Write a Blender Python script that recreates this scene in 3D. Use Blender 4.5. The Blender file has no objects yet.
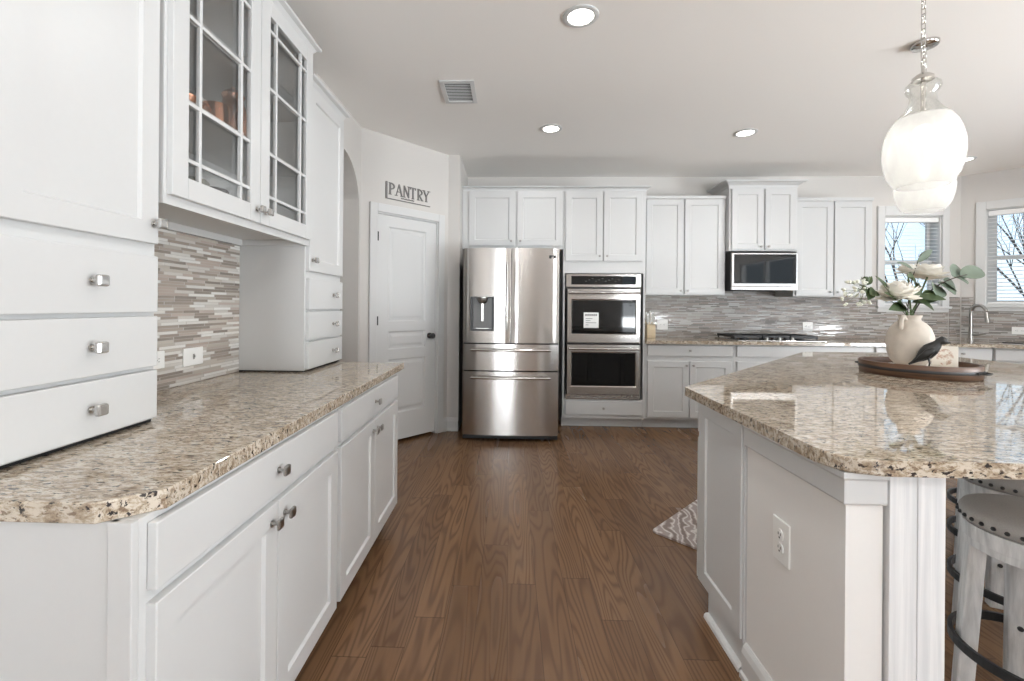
import bpy, bmesh, math, random
from mathutils import Vector, Matrix
S = bpy.context.scene
COL = S.collection
PI = math.pi
R2 = math.sqrt(.5)
random.seed(7)

# ------------------------------------------------------------------ camera
F, HY, VPX, CAMZ, TAN, RHO = 450., 306., 510., 1.27, .037, .008
CXP = VPX - F * TAN
cam = bpy.data.cameras.new('camera')
cam.sensor_width = 36.
cam.lens = F / 1024 * 36
cam.shift_x = (512 - CXP) / 1024
cam.shift_y = -(340.5 - HY) / 1024
cam.clip_start = .05
cam.clip_end = 200
co = bpy.data.objects.new('camera', cam)
COL.objects.link(co)
co.matrix_world = (Matrix.Translation((0, 0, CAMZ)) @ Matrix.Rotation(math.atan(TAN), 4, 'Z')
                   @ Matrix.Rotation(PI / 2, 4, 'X') @ Matrix.Rotation(RHO, 4, 'Z'))
S.camera = co

# ------------------------------------------------------------------ colour management, world, lights
S.view_settings.view_transform = 'Standard'
S.view_settings.look = 'None'
S.view_settings.gamma = 1
S.view_settings.exposure = -0.1
S.view_settings.use_curve_mapping = False
S.cycles.use_denoising = True
S.cycles.max_bounces = 10
S.cycles.diffuse_bounces = 6
S.cycles.glossy_bounces = 5
S.cycles.transparent_max_bounces = 16
S.cycles.caustics_reflective = False
S.cycles.caustics_refractive = False
S.cycles.sample_clamp_indirect = 6

w = bpy.data.worlds.new('sky')
S.world = w
w.use_nodes = True
wn = w.node_tree
bg = wn.nodes['Background']
tc = wn.nodes.new('ShaderNodeTexCoord')
sx = wn.nodes.new('ShaderNodeSeparateXYZ')
wn.links.new(tc.outputs['Generated'], sx.inputs[0])
rp = wn.nodes.new('ShaderNodeValToRGB')
rp.color_ramp.elements[0].position = .0
rp.color_ramp.elements[0].color = (.72, .86, .97, 1)
rp.color_ramp.elements[1].position = .6
rp.color_ramp.elements[1].color = (.42, .65, .92, 1)
wn.links.new(sx.outputs['Z'], rp.inputs[0])
wn.links.new(rp.outputs[0], bg.inputs[0])
bg.inputs[1].default_value = 1.75


def area(name, loc, direction, sx_, sy_, power, color=(1, 1, 1), spread=PI):
    l = bpy.data.lights.new(name, 'AREA')
    l.shape = 'RECTANGLE'
    l.size, l.size_y, l.energy, l.color, l.spread = sx_, sy_, power, color, spread
    o = bpy.data.objects.new(name, l)
    COL.objects.link(o)
    o.location = loc
    o.rotation_euler = Vector(direction).to_track_quat('-Z', 'Y').to_euler()
    return o


DAY = (.925, .965, 1.0)
area('daylight_right', (7.35, -.9, 1.1), (-1, 0, .9), 4.8, 2.3, 170, DAY)
area('ceiling_fill_right', (8.7, -.9, .15), (-.65, 0, 1), 5.2, 2.6, 1700, DAY)      # added upward fill outside the right window, brightens the ceiling
area('ceiling_fill_rear', (3.0, -7.4, .15), (0, .65, 1), 7.0, 2.6, 3000, DAY)        # added upward fill behind the rear wall, also for the ceiling
area('daylight_rear_left', (-.45, -5.75, 1.15), (0, 1, .8), 1.3, 1.9, 110, DAY)     # living-room windows behind the camera
area('daylight_rear_right', (4.6, -5.75, 1.15), (0, 1, .8), 2.0, 1.9, 95, DAY)

# ------------------------------------------------------------------ mesh helpers


class B:
    """Collects shapes into one bmesh; M is applied to every shape added."""

    def __init__(self, M=None):
        self.bm = bmesh.new()
        self.M = M or Matrix.Identity(4)
        self.mi = 0
        self.smooth = False

    def v(self, p):
        return self.bm.verts.new(self.M @ Vector(p))

    def f(self, vs):
        try:
            fc = self.bm.faces.new(vs)
            fc.material_index = self.mi
            fc.smooth = self.smooth
            return fc
        except ValueError:
            return None

    def box(self, x0, x1, y0, y1, z0, z1, bev=0.0):
        n0 = len(self.bm.verts)
        c = [self.v((x, y, z)) for x in (x0, x1) for y in (y0, y1) for z in (z0, z1)]
        fs = [self.f([c[i] for i in q]) for q in ((0, 1, 3, 2), (4, 6, 7, 5), (0, 4, 5, 1), (2, 3, 7, 6), (0, 2, 6, 4), (1, 5, 7, 3))]
        if bev > 0:
            es = list({e for q in fs for e in q.edges})
            r = bmesh.ops.bevel(self.bm, geom=es, offset=bev, segments=2, affect='EDGES', profile=.5)
            for q in r['faces']:
                q.material_index = self.mi
        return self

    def prism(self, poly, z0, z1, bev=0.0):
        lo = [self.v((x, y, z0)) for x, y in poly]
        hi = [self.v((x, y, z1)) for x, y in poly]
        n = len(poly)
        t = self.f(hi)
        b = self.f(lo[::-1])
        for i in range(n):
            self.f([lo[i], lo[(i + 1) % n], hi[(i + 1) % n], hi[i]])
        if bev > 0:
            es = list({e for q in (t, b) for e in q.edges})
            r = bmesh.ops.bevel(self.bm, geom=es, offset=bev, segments=3, affect='EDGES', profile=.5)
            for q in r['faces']:
                q.material_index = self.mi
        return self

    def ring(self, c, u, w_, r, n, ph=0):
        return [self.v(c + u * (r * math.cos(ph + 2 * PI * i / n)) + w_ * (r * math.sin(ph + 2 * PI * i / n))) for i in range(n)]

    def tube(self, pts, r, n=10, cap=True, close=False):
        pts = [Vector(p) for p in pts]
        rs = r if isinstance(r, (list, tuple)) else [r] * len(pts)
        sm, self.smooth = self.smooth, True
        rings = []
        m = len(pts)
        u = None
        for i, p in enumerate(pts):
            if close:
                d = pts[(i + 1) % m] - pts[i - 1]
            else:
                d = pts[min(i + 1, m - 1)] - pts[max(i - 1, 0)]
            d.normalize()
            if u is None:
                a = Vector((0, 0, 1)) if abs(d.z) < .9 else Vector((1, 0, 0))
                u = d.cross(a).normalized()
            u = (u - d * u.dot(d)).normalized()
            rings.append(self.ring(p, u, d.cross(u), rs[i], n))
        for i in range(m if close else m - 1):
            a, b = rings[i], rings[(i + 1) % m]
            for k in range(n):
                self.f([a[k], a[(k + 1) % n], b[(k + 1) % n], b[k]])
        if cap and not close:
            self.f(rings[0][::-1])
            self.f(rings[-1])
        self.smooth = sm
        return self

    def cyl(self, p0, p1, r0, r1=None, n=16):
        r1 = r0 if r1 is None else r1
        p0, p1 = Vector(p0), Vector(p1)
        d = (p1 - p0).normalized()
        a = Vector((0, 0, 1)) if abs(d.z) < .9 else Vector((1, 0, 0))
        u = d.cross(a).normalized()
        A, C = self.ring(p0, u, d.cross(u), r0, n), self.ring(p1, u, d.cross(u), r1, n)
        sm = self.smooth
        for k in range(n):
            self.smooth = True
            self.f([A[k], A[(k + 1) % n], C[(k + 1) % n], C[k]])
        self.smooth = False
        self.f(A[::-1])
        self.f(C)
        self.smooth = sm
        return self

    def lathe(self, prof, c=(0, 0, 0), n=32, cap0=True, cap1=True, sy=1.0):
        c = Vector(c)
        sm, self.smooth = self.smooth, True
        rings = [[self.v(c + Vector((r * math.cos(2 * PI * k / n), sy * r * math.sin(2 * PI * k / n), z))) for k in range(n)] for r, z in prof]
        for a, b in zip(rings, rings[1:]):
            for k in range(n):
                self.f([a[k], a[(k + 1) % n], b[(k + 1) % n], b[k]])
        if cap0:
            self.f(rings[0][::-1])
        if cap1:
            self.f(rings[-1])
        self.smooth = sm
        return self

    def ball(self, c, r, n=10, s=(1, 1, 1)):
        c = Vector(c)
        m = Matrix.Diagonal((s[0], s[1], s[2], 1))
        r_ = bmesh.ops.create_uvsphere(self.bm, u_segments=n, v_segments=max(4, n // 2), radius=r, matrix=self.M @ Matrix.Translation(c) @ m)
        for vv in r_['verts']:
            for q in vv.link_faces:
                q.smooth = True
                q.material_index = self.mi
        return self

    def sweep(self, prof, path, close=False):
        """prof: list of (outward, up); path: list of (x, y) with outward = right of travel, mitred."""
        m = len(path)
        rows = []
        for i, p in enumerate(path):
            p = Vector((p[0], p[1]))
            ns = []
            if close or i > 0:
                q = Vector(path[i - 1])
                d = (p - q).normalized()
                ns.append(Vector((d.y, -d.x)))
            if close or i < m - 1:
                q = Vector(path[(i + 1) % m])
                d = (q - p).normalized()
                ns.append(Vector((d.y, -d.x)))
            nn = sum(ns, Vector((0, 0))).normalized()
            k = 1 / max(.3, nn.dot(ns[0]))
            rows.append([self.v((p.x + nn.x * o * k, p.y + nn.y * o * k, z)) for o, z in prof])
        n = len(prof)
        for i in range(m if close else m - 1):
            a, b = rows[i], rows[(i + 1) % m]
            for j in range(n):
                self.f([a[j], a[(j + 1) % n], b[(j + 1) % n], b[j]])
        if not close:
            self.f(rows[0])
            self.f(rows[-1][::-1])
        return self

    def shaker(self, x0, x1, z0, z1, y=0.0, t=.02, rail=.062, rec=.009):
        """Shaker door: outer frame with a recessed centre panel, front towards -y."""
        yf, yb, yr = y - t, y, y - t + rec
        e = .002

        def rect(a, yy):
            return [self.v((x0 + a, yy, z0 + a)), self.v((x1 - a, yy, z0 + a)), self.v((x1 - a, yy, z1 - a)), self.v((x0 + a, yy, z1 - a))]
        loops = [rect(0, yb), rect(0, yf + e), rect(e, yf), rect(rail, yf), rect(rail + .006, yr)]
        for a, b in zip(loops, loops[1:]):
            for k in range(4):
                self.f([a[k], a[(k + 1) % 4], b[(k + 1) % 4], b[k]])
        self.f(loops[-1])
        self.f(loops[0][::-1])
        return self

    def slab(self, x0, x1, z0, z1, y=0.0, t=.02):
        return self.box(x0, x1, y - t, y, z0, z1, .003)

    def build(self, name, mat, parent=None, fix=True):
        if fix:
            bmesh.ops.recalc_face_normals(self.bm, faces=self.bm.faces[:])
        for ed in self.bm.edges:
            lf = ed.link_faces
            if len(lf) == 2 and (not lf[0].smooth or not lf[1].smooth or lf[0].normal.angle(lf[1].normal, 0) > .95):
                ed.smooth = False
        me = bpy.data.meshes.new(name)
        self.bm.to_mesh(me)
        self.bm.free()
        for m in (mat if isinstance(mat, (list, tuple)) else [mat]):
            me.materials.append(m)
        o = bpy.data.objects.new(name, me)
        COL.objects.link(o)
        if parent is not None:
            o.parent = parent
        return o


def tag(o, label=None, cat=None, group=None, kind=None):
    if label:
        o['label'] = label
    if cat:
        o['category'] = cat
    if group:
        o['group'] = group
    if kind:
        o['kind'] = kind
    return o


def thing(name, label, cat, loc=(0, 0, 0), rz=0, group=None):
    o = bpy.data.objects.new(name, None)
    o.empty_display_size = .05
    COL.objects.link(o)
    o.location = loc
    o.rotation_euler = (0, 0, rz)
    return tag(o, label, cat, group)


def copy_tree(o, parent=None):
    c = o.copy()
    COL.objects.link(c)
    c.parent = parent
    for ch in [k for k in o.children]:
        copy_tree(ch, c)
    return c


def struct(name, b, mat):
    return tag(b.build(name, mat), kind='structure')


# ------------------------------------------------------------------ materials
class NT:
    def __init__(self, name):
        self.m = bpy.data.materials.new(name)
        self.m.use_nodes = True
        self.t = self.m.node_tree
        self.p = self.t.nodes['Principled BSDF']
        self.out = self.t.nodes['Material Output']

    def n(self, typ, **kw):
        nd = self.t.nodes.new('ShaderNode' + typ)
        for k, v in kw.items():
            setattr(nd, k, v)
        return nd

    def l(self, a, b):
        self.t.links.new(a, b)

    def math(self, op, a, b=None, c=None):
        nd = self.n('Math', operation=op)
        for i, x in enumerate((a, b, c)):
            if x is None:
                continue
            if isinstance(x, (int, float)):
                nd.inputs[i].default_value = x
            else:
                self.l(x, nd.inputs[i])
        return nd.outputs[0]

    def coord(self, scale=(1, 1, 1), rot=(0, 0, 0), kind='Object'):
        tcn = self.n('TexCoord')
        mp = self.n('Mapping')
        mp.inputs['Scale'].default_value = scale
        mp.inputs['Rotation'].default_value = rot
        self.l(tcn.outputs[kind], mp.inputs[0])
        return mp.outputs[0]

    def noise(self, vec, scale, detail=4, rough=.5, dist=0):
        nd = self.n('TexNoise')
        nd.inputs['Scale'].default_value = scale
        nd.inputs['Detail'].default_value = detail
        nd.inputs['Roughness'].default_value = rough
        nd.inputs['Distortion'].default_value = dist
        if vec is not None:
            self.l(vec, nd.inputs['Vector'])
        return nd

    def ramp(self, fac, stops, interp='LINEAR'):
        nd = self.n('ValToRGB')
        cr = nd.color_ramp
        cr.interpolation = interp
        while len(cr.elements) < len(stops):
            cr.elements.new(.5)
        for e, (p, c) in zip(cr.elements, stops):
            e.position = p
            e.color = (c[0], c[1], c[2], 1) if not isinstance(c, (int, float)) else (c, c, c, 1)
        self.l(fac, nd.inputs[0])
        return nd.outputs[0]

    def mix(self, fac, a, b, blend='MIX'):
        nd = self.n('Mix', data_type='RGBA', blend_type=blend)
        for i, x in ((0, fac), (6, a), (7, b)):
            if isinstance(x, (int, float)):
                nd.inputs[i].default_value = x
            elif isinstance(x, tuple):
                nd.inputs[i].default_value = (*x, 1)
            else:
                self.l(x, nd.inputs[i])
        return nd.outputs[2]

    def bump(self, h, strength=.2, dist=.002):
        nd = self.n('Bump')
        nd.inputs['Strength'].default_value = strength
        nd.inputs['Distance'].default_value = dist
        self.l(h, nd.inputs['Height'])
        self.l(nd.outputs[0], self.p.inputs['Normal'])

    def set(self, **kw):
        for k, v in kw.items():
            i = self.p.inputs[k]
            if isinstance(v, tuple):
                i.default_value = (*v, 1) if len(v) == 3 else v
            elif isinstance(v, (int, float)):
                i.default_value = v
            else:
                self.l(v, i)
        return self


def paint(name, col, rough=.4, var=.02, bump=.03, scale=60):
    t = NT(name)
    nz = t.noise(t.coord(), scale, 3)
    c2 = tuple(x * (1 - var) for x in col)
    t.set(**{'Base Color': t.mix(nz.outputs[0], col, c2), 'Roughness': rough})
    t.bump(nz.outputs[0], bump, .001)
    return t.m


def metal(name, col, rough, aniso=0.0, var=.1):
    t = NT(name)
    nz = t.noise(t.coord((4, 4, 300)), 3, 2)
    t.set(**{'Base Color': t.mix(nz.outputs[0], col, tuple(x * (1 - var) for x in col)), 'Metallic': 1.0, 'Roughness': rough})
    if aniso:
        tg = t.n('CombineXYZ')
        tg.inputs[2].default_value = 1.0
        t.l(tg.outputs[0], t.p.inputs['Tangent'])
        t.set(**{'Anisotropic': aniso})
    return t.m


def m_granite():
    t = NT('granite')
    v = t.coord((1, 1, 1), (0, 0, .12))
    vs = t.coord((1.0, 2.6, 1.8), (0, 0, .12))
    big = t.noise(v, 7, 4, .6, .8)
    med = t.noise(vs, 30, 5, .75, .4)
    sp = t.noise(vs, 46, 4, .62, .3)
    sp2 = t.noise(vs, 62, 4, .6, .4)
    base = t.ramp(big.outputs[0], [(.32, (.25, .19, .13)), (.5, (.38, .31, .23)), (.66, (.55, .48, .39))])
    spots = t.ramp(med.outputs[0], [(.38, (.19, .13, .085)), (.47, (.42, .345, .255)), (.56, (.70, .64, .55))])
    c = t.mix(.65, base, spots)
    brown = t.ramp(sp2.outputs[0], [(.56, 0.), (.61, 1.)])
    c = t.mix(t.math('MULTIPLY', brown, .8), c, (.16, .105, .068))
    dark = t.ramp(sp.outputs[0], [(.385, 1.), (.405, 0.)])
    c = t.mix(dark, c, (.028, .024, .024))
    t.set(**{'Base Color': c, 'Roughness': .035, 'IOR': 1.62})
    return t.m


def m_tile(name, tones, gloss=.3, su='X'):
    """Linear mosaic: rows of thin strips of random length and tone; u along the wall, v up."""
    t = NT(name)
    tcn = t.n('TexCoord')
    sep = t.n('SeparateXYZ')
    t.l(tcn.outputs['Object'], sep.inputs[0])
    u, z = sep.outputs['X'], sep.outputs['Z']
    rh = .0124
    zr = t.math('DIVIDE', z, rh)
    row = t.math('FLOOR', zr)
    wn1 = t.n('TexWhiteNoise', noise_dimensions='1D')
    t.l(row, wn1.inputs['W'])
    ulen = t.math('ADD', t.math('MULTIPLY', wn1.outputs[0], .10), .095)
    uu = t.math('ADD', t.math('DIVIDE', u, ulen), t.math('MULTIPLY', wn1.outputs[0], 37.3))
    cell = t.math('FLOOR', uu)
    cmb = t.n('CombineXYZ')
    t.l(row, cmb.inputs[0])
    t.l(cell, cmb.inputs[1])
    wn2 = t.n('TexWhiteNoise', noise_dimensions='2D')
    t.l(cmb.outputs[0], wn2.inputs['Vector'])
    k = len(tones)
    c = t.ramp(wn2.outputs[0], [(i / k, tones[i]) for i in range(k)], 'CONSTANT')
    fr = t.math('FRACT', zr)
    gz = t.math('LESS_THAN', t.math('ABSOLUTE', t.math('SUBTRACT', fr, .5)), .44)
    fu = t.math('FRACT', uu)
    gu = t.math('LESS_THAN', t.math('ABSOLUTE', t.math('SUBTRACT', fu, .5)), .485)
    g = t.math('MULTIPLY', gz, gu)
    nz = t.noise(tcn.outputs['Object'], 40, 3)
    c = t.mix(t.math('MULTIPLY', nz.outputs[0], .25), c, (.40, .375, .345))
    c = t.mix(g, (.44, .415, .385), c)
    rg = t.math('ADD', t.math('MULTIPLY', t.math('GREATER_THAN', wn2.outputs[1], .45), .42), gloss * .4)
    t.set(**{'Base Color': c, 'Roughness': rg})
    t.bump(t.math('ADD', g, t.math('MULTIPLY', wn2.outputs[0], .5)), .25, .002)
    return t.m


def m_floor():
    t = NT('walnut_planks')
    tcn = t.n('TexCoord')
    sep = t.n('SeparateXYZ')
    t.l(tcn.outputs['Object'], sep.inputs[0])
    pw = .127
    xr = t.math('DIVIDE', sep.outputs['X'], pw)
    row = t.math('FLOOR', xr)
    w1 = t.n('TexWhiteNoise', noise_dimensions='1D')
    t.l(row, w1.inputs['W'])
    yr = t.math('ADD', t.math('DIVIDE', sep.outputs['Y'], 1.35), t.math('MULTIPLY', w1.outputs[0], 19.7))
    cell = t.math('FLOOR', yr)
    cb = t.n('CombineXYZ')
    t.l(row, cb.inputs[0])
    t.l(cell, cb.inputs[1])
    w2 = t.n('TexWhiteNoise', noise_dimensions='2D')
    t.l(cb.outputs[0], w2.inputs['Vector'])
    # grain: stretched along y, shifted per plank
    off = t.n('CombineXYZ')
    t.l(t.math('MULTIPLY', w2.outputs[0], 40.), off.inputs[0])
    t.l(t.math('MULTIPLY', w2.outputs[0], 90.), off.inputs[1])
    add = t.n('VectorMath', operation='ADD')
    t.l(tcn.outputs['Object'], add.inputs[0])
    t.l(off.outputs[0], add.inputs[1])
    mp = t.n('Mapping')
    mp.inputs['Scale'].default_value = (6.5, .62, 1)
    t.l(add.outputs[0], mp.inputs[0])
    n1 = t.noise(mp.outputs[0], 1.1, 1.5, .45, .15)
    rings = t.math('MULTIPLY_ADD', t.math('SINE', t.math('MULTIPLY', n1.outputs[0], 120.)), .5, .5)
    mp2 = t.n('Mapping')
    mp2.inputs['Scale'].default_value = (70, 2.2, 1)
    t.l(add.outputs[0], mp2.inputs[0])
    n2 = t.noise(mp2.outputs[0], 1.5, 3, .6)
    tone = t.ramp(w2.outputs[0], [(0, (.155, .085, .044)), (.5, (.19, .105, .054)), (1, (.225, .127, .066))])
    gr = t.ramp(rings, [(.0, 1.), (.3, .45), (.75, 0.)])
    c = t.mix(t.math('MULTIPLY', gr, .6), tone, (.085, .044, .024))
    c = t.mix(t.ramp(n2.outputs[0], [(.36, .16), (.60, 0.)]), c, (.125, .066, .036))
    ex = t.math('GREATER_THAN', t.math('ABSOLUTE', t.math('SUBTRACT', t.math('FRACT', xr), .5)), .49)
    ey = t.math('GREATER_THAN', t.math('ABSOLUTE', t.math('SUBTRACT', t.math('FRACT', yr), .5)), .4985)
    ed = t.math('MAXIMUM', ex, ey)
    c = t.mix(t.math('MULTIPLY', ed, .5), c, (.03, .018, .012))
    t.set(**{'Base Color': c, 'Roughness': t.math('ADD', t.math('MULTIPLY', n1.outputs[0], .08), .22), 'Specular IOR Level': .3})
    t.bump(t.math('SUBTRACT', t.math('MULTIPLY', gr, -.3), ed), .12, .001)
    return t.m


def m_glass(name, tint=(1, 1, 1), gl=.08, rough=0.02):
    t = NT(name)
    tr = t.n('BsdfTransparent')
    tr.inputs[0].default_value = (*tint, 1)
    gn = t.n('BsdfGlossy')
    gn.inputs['Roughness'].default_value = rough
    fr = t.n('Fresnel')
    fr.inputs[0].default_value = 1.45
    mx = t.n('MixShader')
    t.l(t.math('MULTIPLY', fr.outputs[0], gl / .04 * .5), mx.inputs[0])
    t.l(tr.outputs[0], mx.inputs[1])
    t.l(gn.outputs[0], mx.inputs[2])
    t.l(mx.outputs[0], t.out.inputs[0])
    return t.m


def m_seeded():
    """Milky seeded glass of the pendant jars, its lower body frosted."""
    t = NT('seeded_glass')
    co_ = t.coord()
    sep = t.n('SeparateXYZ')
    t.l(co_, sep.inputs[0])
    frost = t.ramp(sep.outputs['Z'], [(.285, .40), (.30, .04)])
    nz = t.noise(t.coord((1, 1, .35)), 26, 4, .6, .5)
    frost = t.math('ADD', frost, t.math('MULTIPLY', t.math('SUBTRACT', nz.outputs[0], .5), .12))
    tr = t.n('BsdfTransparent')
    tr.inputs[0].default_value = (.97, .97, .96, 1)
    tl = t.n('BsdfTranslucent')
    tl.inputs[0].default_value = (.95, .94, .92, 1)
    df = t.n('BsdfDiffuse')
    df.inputs[0].default_value = (.9, .9, .88, 1)
    m0 = t.n('MixShader')
    m0.inputs[0].default_value = .45
    t.l(tl.outputs[0], m0.inputs[1])
    t.l(df.outputs[0], m0.inputs[2])
    m1 = t.n('MixShader')
    t.l(frost, m1.inputs[0])
    t.l(tr.outputs[0], m1.inputs[1])
    t.l(m0.outputs[0], m1.inputs[2])
    gn = t.n('BsdfGlossy')
    gn.inputs['Roughness'].default_value = .05
    fr = t.n('Fresnel')
    fr.inputs[0].default_value = 1.45
    m2 = t.n('MixShader')
    t.l(t.math('MULTIPLY', fr.outputs[0], .25), m2.inputs[0])
    t.l(m1.outputs[0], m2.inputs[1])
    t.l(gn.outputs[0], m2.inputs[2])
    t.l(m2.outputs[0], t.out.inputs[0])
    return t.m


def emit(name, col, s):
    t = NT(name)
    t.set(**{'Base Color': col, 'Emission Color': col, 'Emission Strength': s, 'Roughness': .5})
    return t.m


def wood(name, c0, c1, sc=(3, 3, 40), scale=1.5, rough=.5):
    t = NT(name)
    nz = t.noise(t.coord(sc), scale, 5, .6, .4)
    c = t.ramp(nz.outputs[0], [(.35, c0), (.65, c1)])
    t.set(**{'Base Color': c, 'Roughness': rough})
    t.bump(nz.outputs[0], .1, .001)
    return t.m


def m_rug():
    t = NT('marbled_mat')
    wv = t.n('TexWave', wave_type='BANDS', bands_direction='X')
    wv.inputs['Scale'].default_value = 3.6
    wv.inputs['Distortion'].default_value = 14
    wv.inputs['Detail'].default_value = 4
    wv.inputs['Detail Scale'].default_value = .9
    t.l(t.coord((1, 1, 1), (0, 0, .9)), wv.inputs[0])
    c = t.ramp(wv.outputs[1], [(.1, (.22, .17, .15)), (.35, (.48, .42, .39)), (.6, (.72, .68, .65)), (.85, (.35, .29, .27))])
    t.set(**{'Base Color': c, 'Roughness': .7})
    return t.m


M = {}
M['white'] = paint('white_cabinet_paint', (.605, .61, .608), .32, .02, .01)
M['trimw'] = paint('white_trim_paint', (.64, .645, .642), .35, .02, .01)
M['wall'] = paint('greige_wall_paint', (.62, .60, .575), .75, .03, .05, 90)
M['ceil'] = paint('ceiling_paint', (.92, .90, .87), .8, .02, .08, 120)
M['islandwall'] = paint('island_wall_paint', (.78, .765, .745), .6, .02, .04, 90)
M['granite'] = m_granite()
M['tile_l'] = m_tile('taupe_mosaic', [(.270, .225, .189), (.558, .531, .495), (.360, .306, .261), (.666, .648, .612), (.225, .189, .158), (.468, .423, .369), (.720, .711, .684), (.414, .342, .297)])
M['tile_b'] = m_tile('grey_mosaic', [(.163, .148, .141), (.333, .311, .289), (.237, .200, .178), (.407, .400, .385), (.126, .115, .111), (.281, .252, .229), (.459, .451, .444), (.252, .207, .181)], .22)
M['floor'] = m_floor()
M['steel'] = metal('brushed_steel', (.60, .575, .55), .21, .95)
M['steel2'] = metal('polished_steel', (.62, .60, .58), .2)
M['nickel'] = metal('satin_nickel', (.42, .41, .39), .28)
M['chrome'] = metal('bright_nickel', (.62, .60, .57), .15)
M['iron'] = paint('black_iron', (.015, .015, .016), .45)
M['black'] = paint('black_plastic', (.012, .012, .013), .35)
M['grey'] = paint('grey_plastic', (.12, .12, .12), .35)
M['niche'] = paint('dark_grey_plastic', (.11, .105, .10), .3)
M['gap'] = paint('dark_gap', (.02, .02, .02), .8)
M['ovenglass'] = NT('dark_oven_glass').set(**{'Base Color': (.006, .006, .006), 'Roughness': .04, 'Specular IOR Level': .35}).m
M['glass'] = m_glass('clear_glass', (.985, .985, .98), .03)
M['pane'] = m_glass('window_glass', (.97, .98, .98), .05)
M['crystal'] = NT('crystal').set(**{'Base Color': (.50, .49, .47), 'Roughness': .1, 'Metallic': .7, 'Specular IOR Level': .8}).m
M['seed'] = m_seeded()
M['bulb'] = emit('lamp_bulb', (1, .985, .96), 4)
M['can'] = emit('recessed_or_fill_lamp', (1, .97, .92), 9)
M['plate'] = paint('outlet_plastic', (.84, .84, .82), .3, .01, .0)
M['slot'] = paint('outlet_slot', (.05, .05, .05), .6)
M['blind'] = paint('blind_slat', (.86, .86, .85), .45)
M['copper'] = metal('copper', (.62, .30, .19), .22)
M['stoneware'] = paint('grey_stoneware', (.20, .21, .18), .5, .3, .2, 40)
M['darkpot'] = paint('dark_pottery', (.10, .085, .08), .5, .2)
M['vase'] = paint('chalky_ceramic', (.68, .61, .53), .8, .28, .5, 22)
M['bird'] = paint('black_cast_metal', (.018, .018, .018), .38, .2, .3, 30)
M['trayw'] = wood('tray_wood', (.055, .026, .014), (.15, .078, .042), (2, 2, 30), 2.0, .42)
M['trayin'] = wood('tray_floor_wood', (.20, .10, .05), (.33, .18, .095), (2, 30, 2), 2.0, .42)
M['page'] = paint('cream_paper', (.80, .76, .69), .7)
M['petal'] = paint('cream_petal', (.90, .87, .80), .6, .08)
M['leaf'] = paint('dark_leaf', (.075, .115, .045), .5, .4, .2, 30)
M['euc'] = paint('eucalyptus_leaf', (.16, .205, .15), .55, .35, .2, 25)
M['bud'] = paint('pale_bud', (.82, .83, .72), .6, .15)
M['stem'] = paint('green_stem', (.10, .15, .05), .6, .2)
M['twig'] = paint('dark_twig', (.05, .04, .03), .7, .2)
M['wash'] = wood('whitewashed_wood', (.46, .46, .46), (.76, .76, .75), (14, 14, 2), 2.2, .55)
M['postw'] = wood('white_post_wood', (.66, .67, .68), (.80, .80, .80), (40, 14, 1.2), 1.6, .5)
M['seat'] = paint('grey_linen_seat', (.46, .44, .415), .85, .35, .6, 300)
M['block'] = wood('pale_bamboo', (.62, .49, .32), (.74, .62, .44), (3, 3, 25), 2, .5)
M['rug'] = m_rug()
M['signblk'] = paint('grey_sign_metal', (.17, .165, .16), .5)
M['bark'] = paint('bare_bark', (.10, .085, .075), .9, .4, .5, 30)
M['snow'] = paint('pale_ground', (.55, .57, .55), .9, .3, .4, 5)
M['hedge'] = paint('evergreen', (.035, .06, .04), .9, .5, .8, 9)
M['hall'] = paint('hall_wall_paint', (.60, .57, .53), .8, .03, .05, 90)

# ------------------------------------------------------------------ room shell
CEIL = 2.80
YB = 5.35
XL = -1.43
PA, PB = Vector((-1.29, 3.83)), Vector((-.635, 4.555))
PHI = math.atan2(PB.y - PA.y, PB.x - PA.x)
PLEN = (PB - PA).length
CX_, CY_ = 5.155, 5.35                      # corner of back wall and angled wall
ANG = -PI / 4


def frame_at(x, y, rz):
    return Matrix.Translation((x, y, 0)) @ Matrix.Rotation(rz, 4, 'Z')


b = B()
b.box(-3.2, 6.66, -5.12, 5.52, -.12, 0)
struct('floor', b, M['floor'])
b = B()
b.box(-3.2, 6.66, -5.12, 5.52, CEIL, CEIL + .15)
struct('ceiling', b, M['ceil'])
b = B()
b.box(XL - .14, XL, -5.1, 2.93, 0, CEIL)
struct('wall_left', b, M['wall'])

# wall with the arched opening
b = B()
ac, ah, az, ar = 3.385, .395, 2.12, .36
b.box(-1.45, -1.29, 2.93, ac - ah, 0, CEIL)
b.box(-1.45, -1.29, ac + ah, PA.y, 0, CEIL)
ap = [(ac - ah * math.cos(PI * k / 24), az + ar * math.sin(PI * k / 24)) for k in range(25)]
for (ya, za), (yb, zb) in zip(ap, ap[1:]):
    for xx in (-1.29, -1.45):
        b.f([b.v(p) for p in ((xx, ya, za), (xx, yb, zb), (xx, yb, CEIL), (xx, ya, CEIL))])
    b.f([b.v(p) for p in ((-1.29, ya, za), (-1.29, yb, zb), (-1.45, yb, zb), (-1.45, ya, za))])
struct('wall_arch', b, M['wall'])
b = B()
b.box(-3.0, -2.9, 2.0, 5.5, 0, CEIL)
b.box(-2.9, -1.58, 2.0, 2.1, 0, CEIL)
b.box(-2.9, -1.45, 5.3, 5.4, 0, CEIL)
b.box(-1.58, -1.45, 3.95, 5.3, 0, CEIL)
b.box(-1.45, -.73, 5.2, 5.3, 0, CEIL)
struct('wall_hall', b, M['hall'])

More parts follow.
